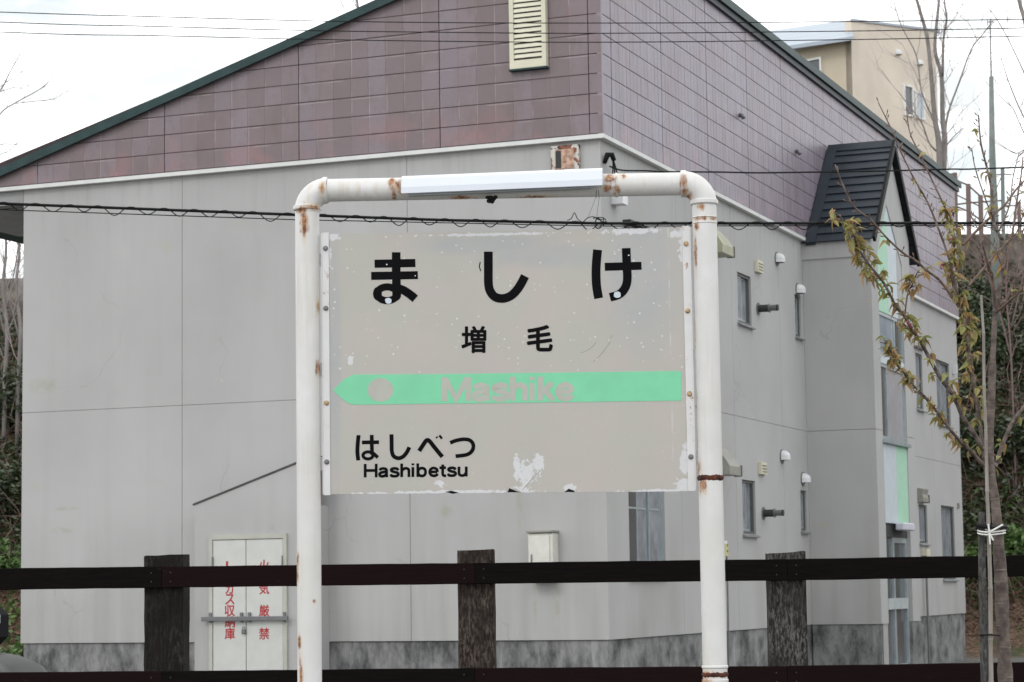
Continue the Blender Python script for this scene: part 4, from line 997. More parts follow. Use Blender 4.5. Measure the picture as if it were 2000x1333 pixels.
LIMBS = [  # points, r0 px, r1 px, depth start, depth end, leafiness
 ([(1948, 592), (1958, 525), (1963, 480), (1951, 458), (1940, 430), (1937, 375), (1928, 330), (1916, 281), (1911, 225)], 5, 1.3, 0, .25, .15),
 ([(1945, 610), (1938, 541), (1929, 514), (1917, 467)], 4, 1.5, 0, -.3, .1),
 ([(1958, 525), (1975, 470), (1987, 386), (1994, 345), (1998, 307)], 2.6, 1.2, 0, .2, .15),
 ([(1893, 558), (1925, 520), (1946, 495), (1975, 470), (2010, 440)], 2.6, 1.6, -.1, .3, .1),
 ([(1881, 478), (1933, 426), (1962, 401), (1985, 370), (2004, 350)], 3, 1.8, .1, .4, .1),
 ([(1938, 915), (1946, 905), (1955, 877), (1976, 828), (2004, 790)], 5, 3.4, 0, .3, .35),
 ([(1945, 600), (1965, 585), (1985, 543), (2010, 520)], 3.4, 2.4, 0, .2, .2),
 ([(1944, 612), (1970, 590), (2006, 556)], 2.8, 2, 0, -.3, .2),
 ([(1930, 930), (1920, 880), (1898, 841), (1881, 816), (1868, 786), (1856, 765), (1834, 734), (1805, 681), (1796, 664), (1781, 645), (1767, 618), (1750, 599), (1726, 553), (1697, 517), (1674, 481), (1668, 459), (1652, 445), (1640, 420)], 5.2, 1.4, 0, -.5, 1.),
 ([(1668, 459), (1671, 434)], 1.4, 1, -.47, -.5, .9),
 ([(1930, 930), (1921, 910), (1892, 877), (1875, 862), (1858, 842), (1834, 810), (1817, 789), (1803, 772), (1779, 748), (1762, 724), (1750, 712), (1738, 683), (1726, 662)], 4.2, 1.3, 0, -.6, .6),
 ([(1928, 935), (1914, 830), (1903, 754), (1894, 700), (1888, 640), (1876, 604), (1862, 560), (1857, 515), (1864, 475), (1858, 430), (1846, 406)], 4.2, 1.7, .05, .2, 1.25),
 ([(1846, 406), (1819, 349), (1796, 300), (1777, 259), (1770, 210)], 2, 1., .2, .3, .1),
 ([(1876, 604), (1858, 520), (1834, 450), (1811, 394), (1785, 349), (1759, 296), (1740, 251), (1716, 202)], 2.6, 1., .15, 0, .12),
 ([(1876, 604), (1837, 550), (1810, 529), (1789, 510), (1762, 493), (1730, 463), (1702, 431), (1669, 405), (1650, 371), (1631, 322)], 3, 1., .15, -.3, .12),
 ([(1950, 455), (1972, 400), (1978, 350), (1990, 300)], 1.8, .8, .2, .5, .1), ([(1939, 424), (1925, 390), (1905, 330), (1898, 290)], 1.6, .8, .1, -.2, .1),
 ([(1985, 543), (1992, 480), (2004, 430)], 1.8, .9, .1, .3, .1), ([(1958, 525), (1940, 480), (1905, 440), (1890, 400)], 1.8, .8, .1, .4, .1), ([(1963, 480), (1985, 455), (2000, 415)], 1.5, .8, 0, -.2, .1),
 ([(1767, 618), (1773, 573), (1782, 556), (1793, 528)], 1.7, 1., -.4, -.45, .9),
]
# leaves: a few shared meshes, each leaf an object
def leaf_mesh(L, W_, fold, droop, mat):
    m = MB(); ts = [0, .18, .42, .7, 1.]; ws = [.12, .75, 1., .62, .02]; vs = []
    for t, w_ in zip(ts, ws):
        z = -droop*t*t*L; y = L*t
        for sx_ in (-1, 0, 1): vs.append((sx_*w_*W_/2*math.cos(fold), y, z+abs(sx_)*w_*W_/2*math.sin(fold)))
    fs = []
    for i in range(4):
        for k_ in (0, 1): fs.append((i*3+k_, i*3+k_+1, (i+1)*3+k_+1, (i+1)*3+k_))
    m.add(vs, fs)
    m.tube([(0, -.012, .002), (0, .0, 0)], .0009, 4)
    me = m.mesh('leaf', mat); return me
def m_leaf(name, a, b):
    n = N(name); c = n.mix(n.rand(), a, b); c = n.mix(n.rng(n.noise(60, 3), .4, .7, 0, .4), c, (a[0]*1.5, a[1]*1.2, a[2]))
    n.b.inputs['Subsurface Weight'].default_value = 0.; m = n.done(c, .5)
    tr = n.node('ShaderNodeBsdfTranslucent'); mxs = n.node('ShaderNodeMixShader'); mxs.inputs[0].default_value = .3
    n.put(tr.inputs['Color'], c); n.t.links.new(n.b.outputs[0], mxs.inputs[1]); n.t.links.new(tr.outputs[0], mxs.inputs[2]); n.t.links.new(mxs.outputs[0], n.out.inputs[0]); return m
ML = [m_leaf('leaf_olive', (.25, .24, .08), (.35, .31, .13)), m_leaf('leaf_bronze', (.33, .20, .08), (.29, .21, .10)), m_leaf('leaf_green', (.22, .25, .08), (.31, .30, .12))]
LM = [leaf_mesh(.054, .034, .5, .35, ML[0]), leaf_mesh(.050, .031, .8, .8, ML[1]), leaf_mesh(.052, .031, .35, .15, ML[2]), leaf_mesh(.040, .024, .9, .5, ML[0]), leaf_mesh(.050, .030, .6, 1.0, ML[1]), leaf_mesh(.043, .028, .5, .6, ML[2])]
M_BUD = simple('bud_brown', (.16, .09, .06), .5)
M_PINK = simple('pink_bud', (.30, .03, .08), .5)
NLEAF = 0
def leafobj(p, d, sc_, me):
    global NLEAF
    o = bpy.data.objects.new('leaf', me); COL.objects.link(o); o.parent = TR_
    o.rotation_mode = 'QUATERNION'; q = Vector(d).to_track_quat('Y', 'Z'); o.rotation_quaternion = q @ Matrix.Rotation(random.uniform(-.9, .9), 4, 'Y').to_quaternion(); o.location = p; o.scale = (sc_,)*3; NLEAF += 1
twigs = MB(); budm = MB(); leaves = []
for li, (pts, r0, r1, d0, d1, lf) in enumerate(LIMBS):
    P = limb('branch', pts, r0/pxm, r1/pxm, d0, d1, M_BARK if r0 > 4 else M_TWIG)
    Lt = sum((P[i+1]-P[i]).length for i in range(len(P)-1)); step = (.013 if lf > 1.1 else (.015 if lf > .5 else .045)); acc = 0; nxt = random.uniform(.01, .05)
    for i in range(len(P)-1):
        seg = (P[i+1]-P[i]); a0_ = acc; acc += seg.length
        while nxt <= acc:
            q0 = P[i]+seg*((nxt-a0_)/max(seg.length, 1e-6)); frac = nxt/Lt; nxt += step*random.choice((.4, .7, 1., 1.2, 1.9))
            if lf > .5 and random.random() > (.12 if frac < .2 else (.45 if frac < .45 else 1.)): continue
            t = seg.normalized(); side = Vector((random.uniform(-1, 1), random.uniform(-.6, .6), random.uniform(-.5, .8))); side = (side-t*side.dot(t)).normalized()
            sp_len = random.uniform(.008, .05) if lf > .7 else random.uniform(.006, .025); e = q0+(side*.8+t*.6).normalized()*sp_len
            twigs.tube([q0, e], [.0022, .0016], 5)
            if random.random() < min(1, lf*.85):
                for _ in range(random.choice((2, 3, 4, 5)) if lf > .5 else 2):
                    d = Vector((random.uniform(-1, 1), random.uniform(-.8, .8), random.uniform(-1.0, .35)))+side*.3
                    leaves.append((e+Vector((random.uniform(-.006, .006),)*3), d.normalized(), random.uniform(.55, 1.2), random.choice(LM)))
            else:
                d = (side*.7+t).normalized(); budm.tube([e, e+d*.006, e+d*.014, e+d*.020], [.0015, .0036, .003, .0005], 6)
random.shuffle(leaves); leaves.sort(key=lambda l: -l[2])
for l in leaves[:296]: leafobj(*l)
for me in LM:                                     # the smaller remaining leaves, joined
    mb = MB()
    for p, d, sc_, m_ in leaves[296:]:
        if m_ is me:
            M_ = (Vector(d).to_track_quat('Y', 'Z') @ Matrix.Rotation(random.uniform(-.9, .9), 4, 'Y').to_quaternion()).to_matrix()*sc_
            mb.add([p+M_ @ v.co for v in me.vertices], [tuple(q.vertices) for q in me.polygons])
    if mb.v: obj('small_leaves', mb, me.materials[0], TR_, kind='stuff')
print('LEAVES', len(leaves))
obj('spur_twigs', twigs, M_TWIG, TR_, kind='stuff'); obj('buds', budm, M_BUD, TR_, kind='stuff')
pk_ = MB()
for (x, y) in ((1775, 636), (1779, 640), (1840, 519), (1838, 527), (1855, 470), (1771, 632)):
    p = tp(x, y, -.35 if x < 1800 else .1); pk_.tube([p, p+Vector((.004, -.002, .007)), p+Vector((.002, 0, .014))], [.002, .006, .001], 6)
obj('flower_buds', pk_, M_PINK, TR_, kind='stuff')
# stakes and tie
ST = thing('wooden_tree_stake', 'dark rough wooden stake standing behind the bamboo cane beside the young tree', 'stake', at(1922, 1333, TY-.12)*1.0)
ST.location.z = 0
s0 = ST.location.copy(); tq = lambda x, y, dy: at(x, y, TY+dy)-s0
pt_ = tq(1917, 1000, -.10); pb_ = tq(1924, 1333, -.10)
ex = pb_+(pb_-pt_)*(pb_.z/(pt_.z-pb_.z)); ex.z = 0
M_STK = m_wood('stake_wood', (.035, .034, .033), (.085, .082, .078), (.22, .22, .21), .6)
m = MB(); m.tube([ex, pb_, tq(1919, 1150, -.10), tq(1917, 1050, -.10), pt_], [.024, .022, .020, .018, .017], 10); autosmooth(obj('stake', m, M_STK, ST), 50)
BB = thing('bamboo_cane', 'tall thin grey bamboo cane tied to the young tree trunk', 'cane', (s0.x+.03, s0.y-.05, 0))
b0 = BB.location.copy(); tb = lambda x, y: at(x, y, TY-.16)-b0
n = N('weathered_bamboo'); M_BAM = n.done(n.mix(n.rng(n.noise(9, 5, stretch=(6, 6, .5)), .35, .7), (.16, .14, .12), (.29, .265, .24)), .6)
bz = tb(1936, 1333); bt = tb(1916, 577); lo = bz+(bz-bt)*(bz.z/(bt.z-bz.z)); lo.z = 0
nd = [lo]+[tb(x, y) for x, y in ((1936, 1333), (1935, 1250), (1934.5, 1150), (1931, 1040), (1928, 960), (1926, 860), (1922, 754), (1921, 652), (1916, 577))]
for i in range(len(nd)-1):
    a, b = nd[i], nd[i+1]; t = (b-a); r = .0125-.0007*i
    m = MB(); m.tube([a, a+t*.02, a+t*.04, a+t*.96, b], [r*1.22, r*1.22, r, r*.97, r*1.15], 12); autosmooth(obj('culm_segment', m, M_BAM, BB), 40)
RP = thing('white_rope_tie', 'white rope knotted round stake, bamboo cane and trunk', 'rope', (s0.x, s0.y, 0))
r0_ = RP.location.copy(); tr = lambda x, y, dy: at(x, y, TY+dy)-r0_
M_ROPE = simple('white_rope', (.72, .71, .69), .8, var=.08)
for dy_ in (0, 5):
    m = MB(); q = crom([tr(1910, 1037+dy_, -.12), tr(1917, 1039+dy_, -.145), tr(1932, 1040+dy_, -.182), tr(1945, 1039+dy_, -.10), tr(1960, 1037+dy_, -.045), tr(1963, 1036+dy_, .0), tr(1955, 1034+dy_, .06), tr(1930, 1034+dy_, .0), tr(1912, 1036+dy_, -.06), tr(1910, 1037+dy_, -.12)], 5)
    m.tube(q, .0042, 7); obj('rope_loop', m, M_ROPE, RP, smooth=True)
for pts in ([(1932, 1040), (1931, 1030), (1930, 1024)], [(1932, 1040), (1945, 1033), (1959, 1025)], [(1932, 1041), (1937, 1050), (1940, 1056)], [(1932, 1041), (1933, 1052), (1934, 1064)]):
    m = MB(); m.tube(crom([tr(x, y, -.186) for x, y in pts], 4), .0048, 7); obj('rope_end', m, M_ROPE, RP, smooth=True)
m = MB(); m.tube([tr(1908, 1027, -.125), tr(1922, 1029, -.15), tr(1935, 1030, -.178), tr(1950, 1029, -.09), tr(1964, 1030, -.03), tr(1960, 1027, .07), tr(1920, 1024, -.03), tr(1908, 1027, -.125)], .011, 8); obj('rubber_pad', m, M_BLACK, RP)
tag(obj('wire_tie', MB().tube([at(1915, 1241, TY-.16), at(1936, 1240, TY-.19), at(1950, 1241, TY-.11), at(1952, 1241, TY+.04), at(1925, 1241, TY+.0), at(1915, 1241, TY-.16)], .005, 6), M_BLACK),
    'thin black wire wound low round the bamboo cane and trunk', 'wire')

# ================================================================ overhead lines
def line_obj(pts, Y, r, name, label, cat, k=6, grp=None):
    q = crom(pts, k); m = MB(); m.tube([at(p.x, p.y, Y) for p in q], r, 6, cap=True); return tag(obj(name, m, M_BLACK, smooth=True), label, cat, grp)
WY = 20.
for nm, lab, pts in (('power_line', 'topmost of the three thin overhead wires across the upper wall', [(-900, -9), (0, 24), (300, 33), (600, 41), (860, 44.5), (1140, 45.5), (1500, 44), (2000, 38), (2900, 20)]),
                 ('power_line', 'middle one of the three thin overhead wires across the upper wall', [(-900, 2), (0, 43.5), (300, 52), (600, 60), (860, 63.5), (1140, 65.5), (1500, 63), (2000, 55), (2900, 30)]),
                 ('power_line', 'lowest of the three thin overhead wires crossing the cream louvre', [(-900, 20), (0, 63), (300, 70), (600, 77), (860, 81), (1140, 83), (1500, 80), (2000, 71), (2900, 45)])):
    line_obj(pts, WY, .0042, nm, lab, 'wire', grp='thin wires above the sign')
line_obj([(1190, 325), (1215, 333), (1260, 334), (1300, 336), (1400, 336.5), (1480, 338), (1560, 337), (1700, 335), (1850, 331), (2000, 327), (2900, 290)], 22, .008, 'service_cable', 'wavy black cable leaving the building corner above the right elbow', 'cable')
CB = thing('lashed_cable', 'thick black cable with spiral lashing wire passing behind the sign posts', 'cable', at(1000, 435, 18)); c0 = CB.location.copy()
cm = lambda x: (398+(x/580)*22 if x < 580 else (420+(x-580)*.0365 if x < 860 else (430.2+(x-860)*.021 if x < 1170 else 436.8-(x-1170)*.0006)))
ctr = [(x, cm(x)) for x in range(-800, 2901, 60)]
m = MB(); m.tube([at(x, y, 18)-c0 for x, y in ctr], .0115, 8); obj('cable', m, M_BLACK, CB, smooth=True)
m = MB(); m.tube([at(x, y+(4 if x > 1300 else 0)-4, 18.02)-c0 for x, y in ctr if x > 1300 and True], .004, 6); obj('carrier_wire', m, M_BLACK, CB)
ms = lambda x: (410+(x-0)*.034 if x < 600 else (430+(x-600)*.021 if x < 1170 else 442-(x-1170)*.0015))
m = MB(); m.tube([at(x, ms(x), 18.0)-c0 for x in range(-800, 2901, 60)], .0042, 6); obj('messenger_wire', m, M_BLACK, CB)
m = MB(); q = []
x = -100
while x < 2150:
    L_ = random.uniform(52, 70); h_ = random.uniform(9, 15) if x < 1560 else random.uniform(6, 9)
    for i in range(12):
        t = i/12; y = cm(x+L_*t)-3+(h_+3)*(.5-.5*math.cos(2*math.pi*t))**1.3; q.append(at(x+L_*t, y, 18-.03*math.cos(2*math.pi*t))-c0)
    x += L_
m.tube(q, .0042, 5); obj('lashing_wire', m, M_BLACK, CB)
m = MB()
m.tube([at(x, y, 17.98)-c0 for x, y in crom([(1108, 431), (1116, 427), (1122, 416), (1128, 428), (1138, 434), (1148, 426), (1160, 424), (1170, 430), (1182, 428), (1184, 438)], 4)], .0035, 5)
m.tube([at(x, y, 17.95)-c0 for x, y in crom([(1164, 430), (1162, 440), (1166, 446), (1173, 444), (1174, 432), (1168, 427), (1164, 430)], 5)], .0055, 6)
m.tube([at(x, y, 17.96)-c0 for x, y in crom([(1158, 427), (1170, 425), (1180, 427), (1176, 436), (1180, 442)], 5)], .004, 6)
obj('wire_tangle', m, M_BLACK, CB)
m = MB(); m.tube([at(1170, 388, 18)-c0, at(1165, 428, 18)-c0], .0026, 5); m.tube([at(1163, 388, 18)-c0, at(1148, 426, 18)-c0], .0022, 5); obj('drop_wire', m, M_STEEL, CB)

# ================================================================ hillside: wall, growth, shrubs
def slab_world(name, pts, th, mat, parent=None):
    """vertical wall along ground points (x,y,z0,z1)"""
RW = thing('retaining_wall', 'low stained concrete wall along the top of the overgrown bank', 'wall', (8, 54.4, 7))
m_c2 = m_conc('mossy_concrete', (.24, .215, .185), (.07, .055, .045))
for i in range(14):
    x0 = -13+i*2.0; zt = at(1950, 458, 54.5).z if x0 > 3 else at(10, 545, 54.5).z
    obj('wall_block', MB().bbox(x0-8+.01, x0-8+1.99, .0, .35, hill(x0+1, 54.4)-7-.4, zt-7, .02), m_c2, RW)
# shrubs and leaf masses
def m_foliage(name, cols, rough=.5):
    n = N(name); geo = n.node('ShaderNodeNewGeometry'); ri = geo.outputs['Random Per Island']
    c = n.mix(n.rng(ri, 0, 1), cols[0], cols[1]); c = n.mix(n.rng(n.noise(1.1, 3), .4, .65), c, cols[2]); return n.done(c, rough)
M_EVG = m_foliage('evergreen_leaves', ((.018, .032, .013), (.065, .090, .040), (.050, .060, .030)), .35)
M_FERN = m_foliage('fresh_leaves', ((.05, .11, .022), (.10, .17, .035), (.06, .12, .03)), .5)
M_DRY = m_foliage('dry_leaves', ((.16, .085, .055), (.30, .19, .13), (.10, .06, .045)), .8)
def leafquads(mb, c, n_, rx, ry, rz, s, up=.3):
    for _ in range(n_):
        while True:
            x, y, z = (random.uniform(-1, 1) for _ in range(3))
            if x*x+y*y+z*z < 1: break
        p = Vector((c[0]+x*rx, c[1]+y*ry, c[2]+z*rz)); a = Vector((random.gauss(0, 1), random.gauss(0, 1), random.gauss(0, .6))).normalized()
        b = a.cross(Vector((random.gauss(0, 1), random.gauss(0, 1), random.gauss(0, 1)))).normalized(); k_ = s*random.uniform(.6, 1.3)
        mb.add([p-a*k_, p+b*k_*.42, p+a*k_, p-b*k_*.42], [(0, 1, 2, 3)])
def scatter(name, x0, x1, y0, y1, n_, s, lift, mat, kind='stuff'):
    mb = MB()
    for _ in range(n_):
        x, y = random.uniform(x0, x1), random.uniform(y0, y1); z = hill(x, y)+random.random()**1.5*lift
        a = Vector((random.gauss(0, 1), random.gauss(0, 1), random.gauss(0, .5))).normalized(); b = a.cross(Vector((random.gauss(0, 1), random.gauss(0, 1), random.gauss(0, 1)))).normalized(); k_ = s*random.uniform(.6, 1.3)
        p = Vector((x, y, z)); mb.add([p-a*k_, p+b*k_*.42, p+a*k_, p-b*k_*.42], [(0, 1, 2, 3)])
    return obj(name, mb, mat, kind=kind)
tag_ = lambda o, l, c_: tag(o, l, c_)
for i, (xa_, xb_) in enumerate(((-12, -2.5), (7.0, 16))):
    tag_(scatter('hillside_undergrowth', xa_, xb_, 48.6, 54.6, 26000, .085, .75, M_EVG), ('dark evergreen undergrowth on the bank left of the building', 'dark evergreen undergrowth on the bank right of the building')[i], 'undergrowth')
    tag_(scatter('leaf_litter', xa_, xb_, 46.6, 50.0, 7000, .06, .12, M_DRY), ('brown leaf litter at the foot of the bank, left of the building', 'brown leaf litter at the foot of the bank, right of the building')[i], 'leaf litter')
    tag_(scatter('low_ground_plants', xa_, xb_, 47.6 if i else 46.8, 49.6, 4500, .085, .55, M_FERN), ('bright green ground plants left of the building', 'bright green ground plants right of the building')[i], 'plants')
def brush(label, x0, x1, n_, seed):
    random.seed(seed); mb = MB()
    for _ in range(n_):
        x, y = random.uniform(x0, x1), random.uniform(47.5, 54.3); z = hill(x, y); L_ = random.uniform(.5, 1.7); d = Vector((random.gauss(0, .5), random.gauss(-.2, .3), 1)).normalized()
        p = Vector((x, y, z-.05)); q = p+d*L_*.5; e = q+(d+Vector((random.gauss(0, .5), random.gauss(0, .3), random.gauss(-.2, .3)))).normalized()*L_*.5
        mb.tube([p, q, e], [.012, .009, .003], 4, cap=False)
        for k_ in range(2):
            f_ = q+(e-q)*random.random(); g_ = f_+Vector((random.gauss(0, .3), random.gauss(0, .2), random.gauss(.1, .2)))*.9; mb.tube([f_, g_], [.005, .002], 3, cap=False)
    tag(obj('brushwood', mb, M_BRUSH, kind='stuff'), label, 'brushwood')
M_BRUSH = simple('brush_stems', (.20, .145, .12), .8, var=.4, scale=3)
brush('tangled bare stems growing over the bank left of the building', -12, -2.5, 700, 31)
brush('tangled bare stems growing over the bank right of the building', 7, 16, 800, 32)
def shrub(c, rx, rz, n_, label, mat, s=.075, stemc=3):
    t = thing('evergreen_shrub' if mat is M_EVG else 'leafy_shrub', label, 'shrub', (c[0], c[1], c[2]), group='shrubs on the bank')
    mb = MB()
    for _ in range(9): leafquads(mb, (random.uniform(-.6, .6)*rx, random.uniform(-.6, .6)*rx, rz*random.uniform(.5, 1.4)), n_//9, rx*.5, rx*.5, rz*.42, s)
    obj('foliage', mb, mat, t, kind='stuff')
    for k_ in range(stemc):
        m = MB(); m.tube([(0, 0, -.2), (random.uniform(-.2, .2), random.uniform(-.2, .2), rz*.6), (random.uniform(-.5, .5)*rx, random.uniform(-.5, .5)*rx, rz*1.5)], [.04, .03, .012], 6); obj('stem', m, M_TWIG, t)
for (px_, Y, zz, rx, rz, n_, mt, lab) in (
        (1905, 52.5, None, .9, 1.0, 2600, M_EVG, 'dark shrub on the right bank, closest to the grey wall edge'),
        (1975, 52.0, None, 1.0, .9, 2600, M_EVG, 'dark shrub on the right bank behind the sapling crown'),
        (2060, 52.5, None, 1.0, 1.1, 1500, M_EVG, 'dark shrub on the right bank at the frame edge'),
        (1900, 50.3, None, .8, .6, 1800, M_EVG, 'low dark shrub halfway up the right bank by the wall'),
        (1990, 50.0, None, .9, .7, 1800, M_EVG, 'low dark shrub halfway up the right bank behind the trunk'),
        (1900, 48.3, None, .6, .45, 1300, M_FERN, 'bright green shrub low on the right bank beside the wall'),
        (1985, 48.4, None, .8, .5, 1600, M_FERN, 'bright green shrub low on the right bank behind the stake'),
        (15, 52.0, None, 1.0, .9, 2200, M_EVG, 'dark shrub high on the left bank'),
        (20, 50.3, None, .9, .8, 2200, M_EVG, 'dark shrub halfway up the left bank'),
        (10, 48.6, None, .8, .6, 1600, M_FERN, 'green shrub low on the left bank above the rail'),
        (30, 44.0, None, .5, .35, 900, M_FERN, 'small green shrub beside the left foundation')):
    p = at(px_, 900, Y); shrub((p.x, Y, hill(p.x, Y)), rx, rz, n_, lab, mt)

# ---------------------------------------------------------------- bare trees
M_GREYBARK = simple('grey_brown_bark', (.21, .19, .18), .8, var=.25, scale=3)
M_PALETW = simple('pale_twigs', (.36, .31, .305), .8, var=.2, scale=3)  # bark paled so its colour carries the bloom of the sky
def grow(mb, p, d, r, L, lev, rnd=.35, sides=5):
    n_ = 4; pts = [p]; q = p.copy(); dd = d.copy()
    for i in range(n_):
        dd = (dd+Vector((random.gauss(0, rnd*.35), random.gauss(0, rnd*.35), random.gauss(.06, rnd*.25)))).normalized(); q = q+dd*L/n_; pts.append(q.copy())
    mb.tube(pts, [r*(1-.16*i) for i in range(n_+1)], sides, cap=False)
    if lev <= 0: return
    for k_ in range(random.choice((2, 3))):
        i = random.choice((2, 3, 4)); nd_ = (dd+Vector((random.gauss(0, .55), random.gauss(0, .5), random.gauss(.1, .35)))).normalized()
        grow(mb, pts[i], nd_, r*.6, L*random.uniform(.55, .8), lev-1, rnd, 4)
def bare_tree(label, Y, stems, basepx, twig_lev=2, tl=1.0, mat=M_GREYBARK, tmat=M_PALETW, every=3, seed=1, tr_=.012):
    random.seed(seed)
    b = at(basepx[0], basepx[1], Y); gz = hill(b.x, Y); root = thing('bare_tree', label, 'tree', (b.x, Y, gz)); o_ = root.location.copy()
    tw = MB()
    for (pts, r0, r1, dy) in stems:
        r0 *= .68; r1 *= .7
        q = crom(pts, 4); n_ = len(q); P = [at(p.x, p.y, Y+dy*i/(n_-1))-o_ for i, p in enumerate(q)]
        if P[0].z < 3 and pts[0] == basepx: P[0].z = -.1
        m = MB(); m.tube(P, [r0+(r1-r0)*i/(n_-1) for i in range(n_)], 8); obj('trunk' if r0 > .06 else 'branch', m, mat, root, smooth=True)
        for i in range(2, n_-1, every):
            d = (P[i+1]-P[i]).normalized(); nd_ = (d+Vector((random.choice((-1, 1))*random.uniform(.4, 1.), random.gauss(0, .5), random.uniform(-.1, .5)))).normalized()
            grow(tw, P[i], nd_, min(tr_, r1*1.2), tl*random.uniform(.6, 1.2), twig_lev)
    obj('twigs', tw, tmat, root, kind='stuff'); return root
bt_ = (1838, 480)
bare_tree('tall bare tree with several stems in front of the beige house', 56.5,
          [([bt_, (1836, 400), (1834, 285), (1826, 232), (1819, 150), (1811, 75), (1796, 19), (1780, -40), (1770, -120)], .13, .03, -.6),
           ([(1838, 420), (1845, 281), (1841, 232), (1839, 150), (1826, 94), (1834, 0), (1838, -100)], .12, .035, .3),
           ([(1845, 281), (1851, 225), (1875, 157), (1897, 97), (1920, 67), (1940, 40)], .045, .015, .8),
           ([(1841, 150), (1843, 75), (1849, 37), (1845, 0), (1850, -70)], .05, .02, -.8),
           ([(1834, 300), (1815, 280), (1800, 240), (1774, 205), (1755, 180)], .035, .012, -.5),
           ([(1845, 290), (1862, 268), (1882, 250)], .03, .012, .4),
           ([(1826, 240), (1800, 180), (1790, 110), (1760, 50), (1745, 0)], .035, .014, .6)], bt_, 2, 1.0, seed=5, every=3)
bare_tree('bare tree leaning in from the right edge against the sky', 50,
          [([(2060, 560), (2040, 300), (2010, 80), (1990, 0), (1975, -80)], .12, .04, 0),
           ([(2025, 200), (1990, 120), (1960, 60), (1935, 20)], .03, .01, .5), ([(2035, 280), (2000, 230), (1970, 160), (1955, 110)], .03, .01, -.5), ([(2040, 300), (2010, 290), (1985, 300), (1965, 290)], .025, .01, .2),
           ([(2040, 330), (2000, 260), (1980, 215), (1965, 200)], .025, .01, .2)], (2060, 560), 2, .9, seed=9)
bare_tree('bare tree reaching in from the left edge above the roof slope', 44,
          [([(-150, 1250), (-120, 700), (-90, 420), (-60, 330), (-40, 250)], .15, .05, 0),
           ([(-60, 300), (0, 223), (27, 203), (60, 185), (81, 172), (96, 159)], .03, .008, .3), ([(-50, 230), (0, 177), (15, 150), (28, 125), (44, 98)], .03, .008, -.3),
           ([(27, 203), (60, 199), (90, 196), (111, 194)], .012, .006, .2), ([(-30, 190), (0, 180), (25, 172), (47, 174)], .014, .006, 0), ([(0, 170), (20, 155), (57, 132)], .012, .006, 0),
           ([(-60, 300), (0, 283), (20, 282), (36, 284)], .02, .006, 0), ([(-60, 320), (0, 302), (22, 293)], .018, .006, 0)], (-150, 1250), 1, .45, mat=M_PALETW, seed=4, every=4, tr_=.006)
bare_tree('bare tree just showing above the dark roof edge, left of the louvre', 52,
          [([(760, 900), (740, 400), (715, 120), (700, 20), (688, -60)], .09, .02, 0), ([(715, 110), (685, 40), (668, 8), (655, -30)], .012, .006, .2), ([(700, 20), (690, 0), (700, -30)], .01, .006, 0)], (760, 900), 1, .4, seed=8, every=5, tr_=.006)
for i, (x, sd, lab) in enumerate(((8, 21, 'slender bare tree left of the building nearest the frame edge'), (34, 22, 'slender bare tree touching the left wall edge of the building'))):
    b_ = (x, 760)
    bare_tree(lab, 51.5, [([b_, (x+6, 650), (x-2, 560), (x+4, 480), (x-6, 380)], .075, .03, 0), ([(x+4, 600), (x+22, 520), (x+30, 450)], .03, .012, 0), ([(x+3, 660), (x-20, 560), (x-30, 470)], .03, .012, 0)], b_, 2, .9, seed=sd, tr_=.012, every=2)
bare_tree('pinkish bare bushy tree behind the sapling at the right edge', 49.5,
          [([(1985, 980), (1975, 700), (1965, 560), (1975, 470), (1990, 400)], .035, .015, 0), ([(1975, 700), (1950, 600), (1925, 520), (1915, 470)], .03, .012, .3), ([(1975, 640), (1998, 540), (2010, 470)], .03, .012, -.3)],
          (1985, 980), 2, .7, seed=13, mat=simple('pinkish_bark', (.17, .115, .11), .8), tmat=simple('pinkish_twigs', (.20, .13, .125), .8), tr_=.009, every=2)

# ---------------------------------------------------------------- pole, railing, house on the hill
pb = at(1938, 470, 52); PL = thing('antenna_pole', 'thin pole with a tapering antenna mast behind the sapling', 'pole', (pb.x, 52, hill(pb.x, 52))); p0 = PL.location.copy()
M_POLE = simple('green_grey_pole', (.16, .19, .18), .6)
m = MB(); m.tube([(0, 0, -.1), at(1943, 450, 52)-p0, at(1938, 300, 52)-p0, at(1936, 150, 52)-p0], [.10, .095, .07, .05], 10); obj('shaft', m, M_POLE, PL, smooth=True)
m = MB(); m.tube([at(1936, 152, 52)-p0, at(1934, 38, 52)-p0], [.022, .015], 8); obj('mast', m, M_STEEL, PL)
m = MB(); m.tube([at(1928, 44, 52)-p0, at(1940, 42, 52)-p0], .012, 6); m.tube([at(1929, 39, 52)-p0, at(1929, 50, 52)-p0], .01, 6); obj('antenna', m, M_STEEL, PL)
rb = at(1905, 500, 53.6); RL = thing('pipe_railing', 'brown pipe railing stepping down along the top of the bank', 'railing', (rb.x, 53.6, 8)); q0 = RL.location.copy()
M_RAILP = simple('brown_pipe', (.16, .11, .10), .6)
for (x, y0, y1, r) in ((1865, 338, 470, .055), (1891, 360, 470, .055), (1915, 382, 470, .055), (1958, 328, 470, .045), (1990, 395, 470, .045)):
    m = MB(); m.tube([at(x+2, y1, 53.6)-q0, at(x, y0, 53.6)-q0], r, 8); obj('railing_post', m, M_RAILP if x != 1958 else M_POLE, RL)
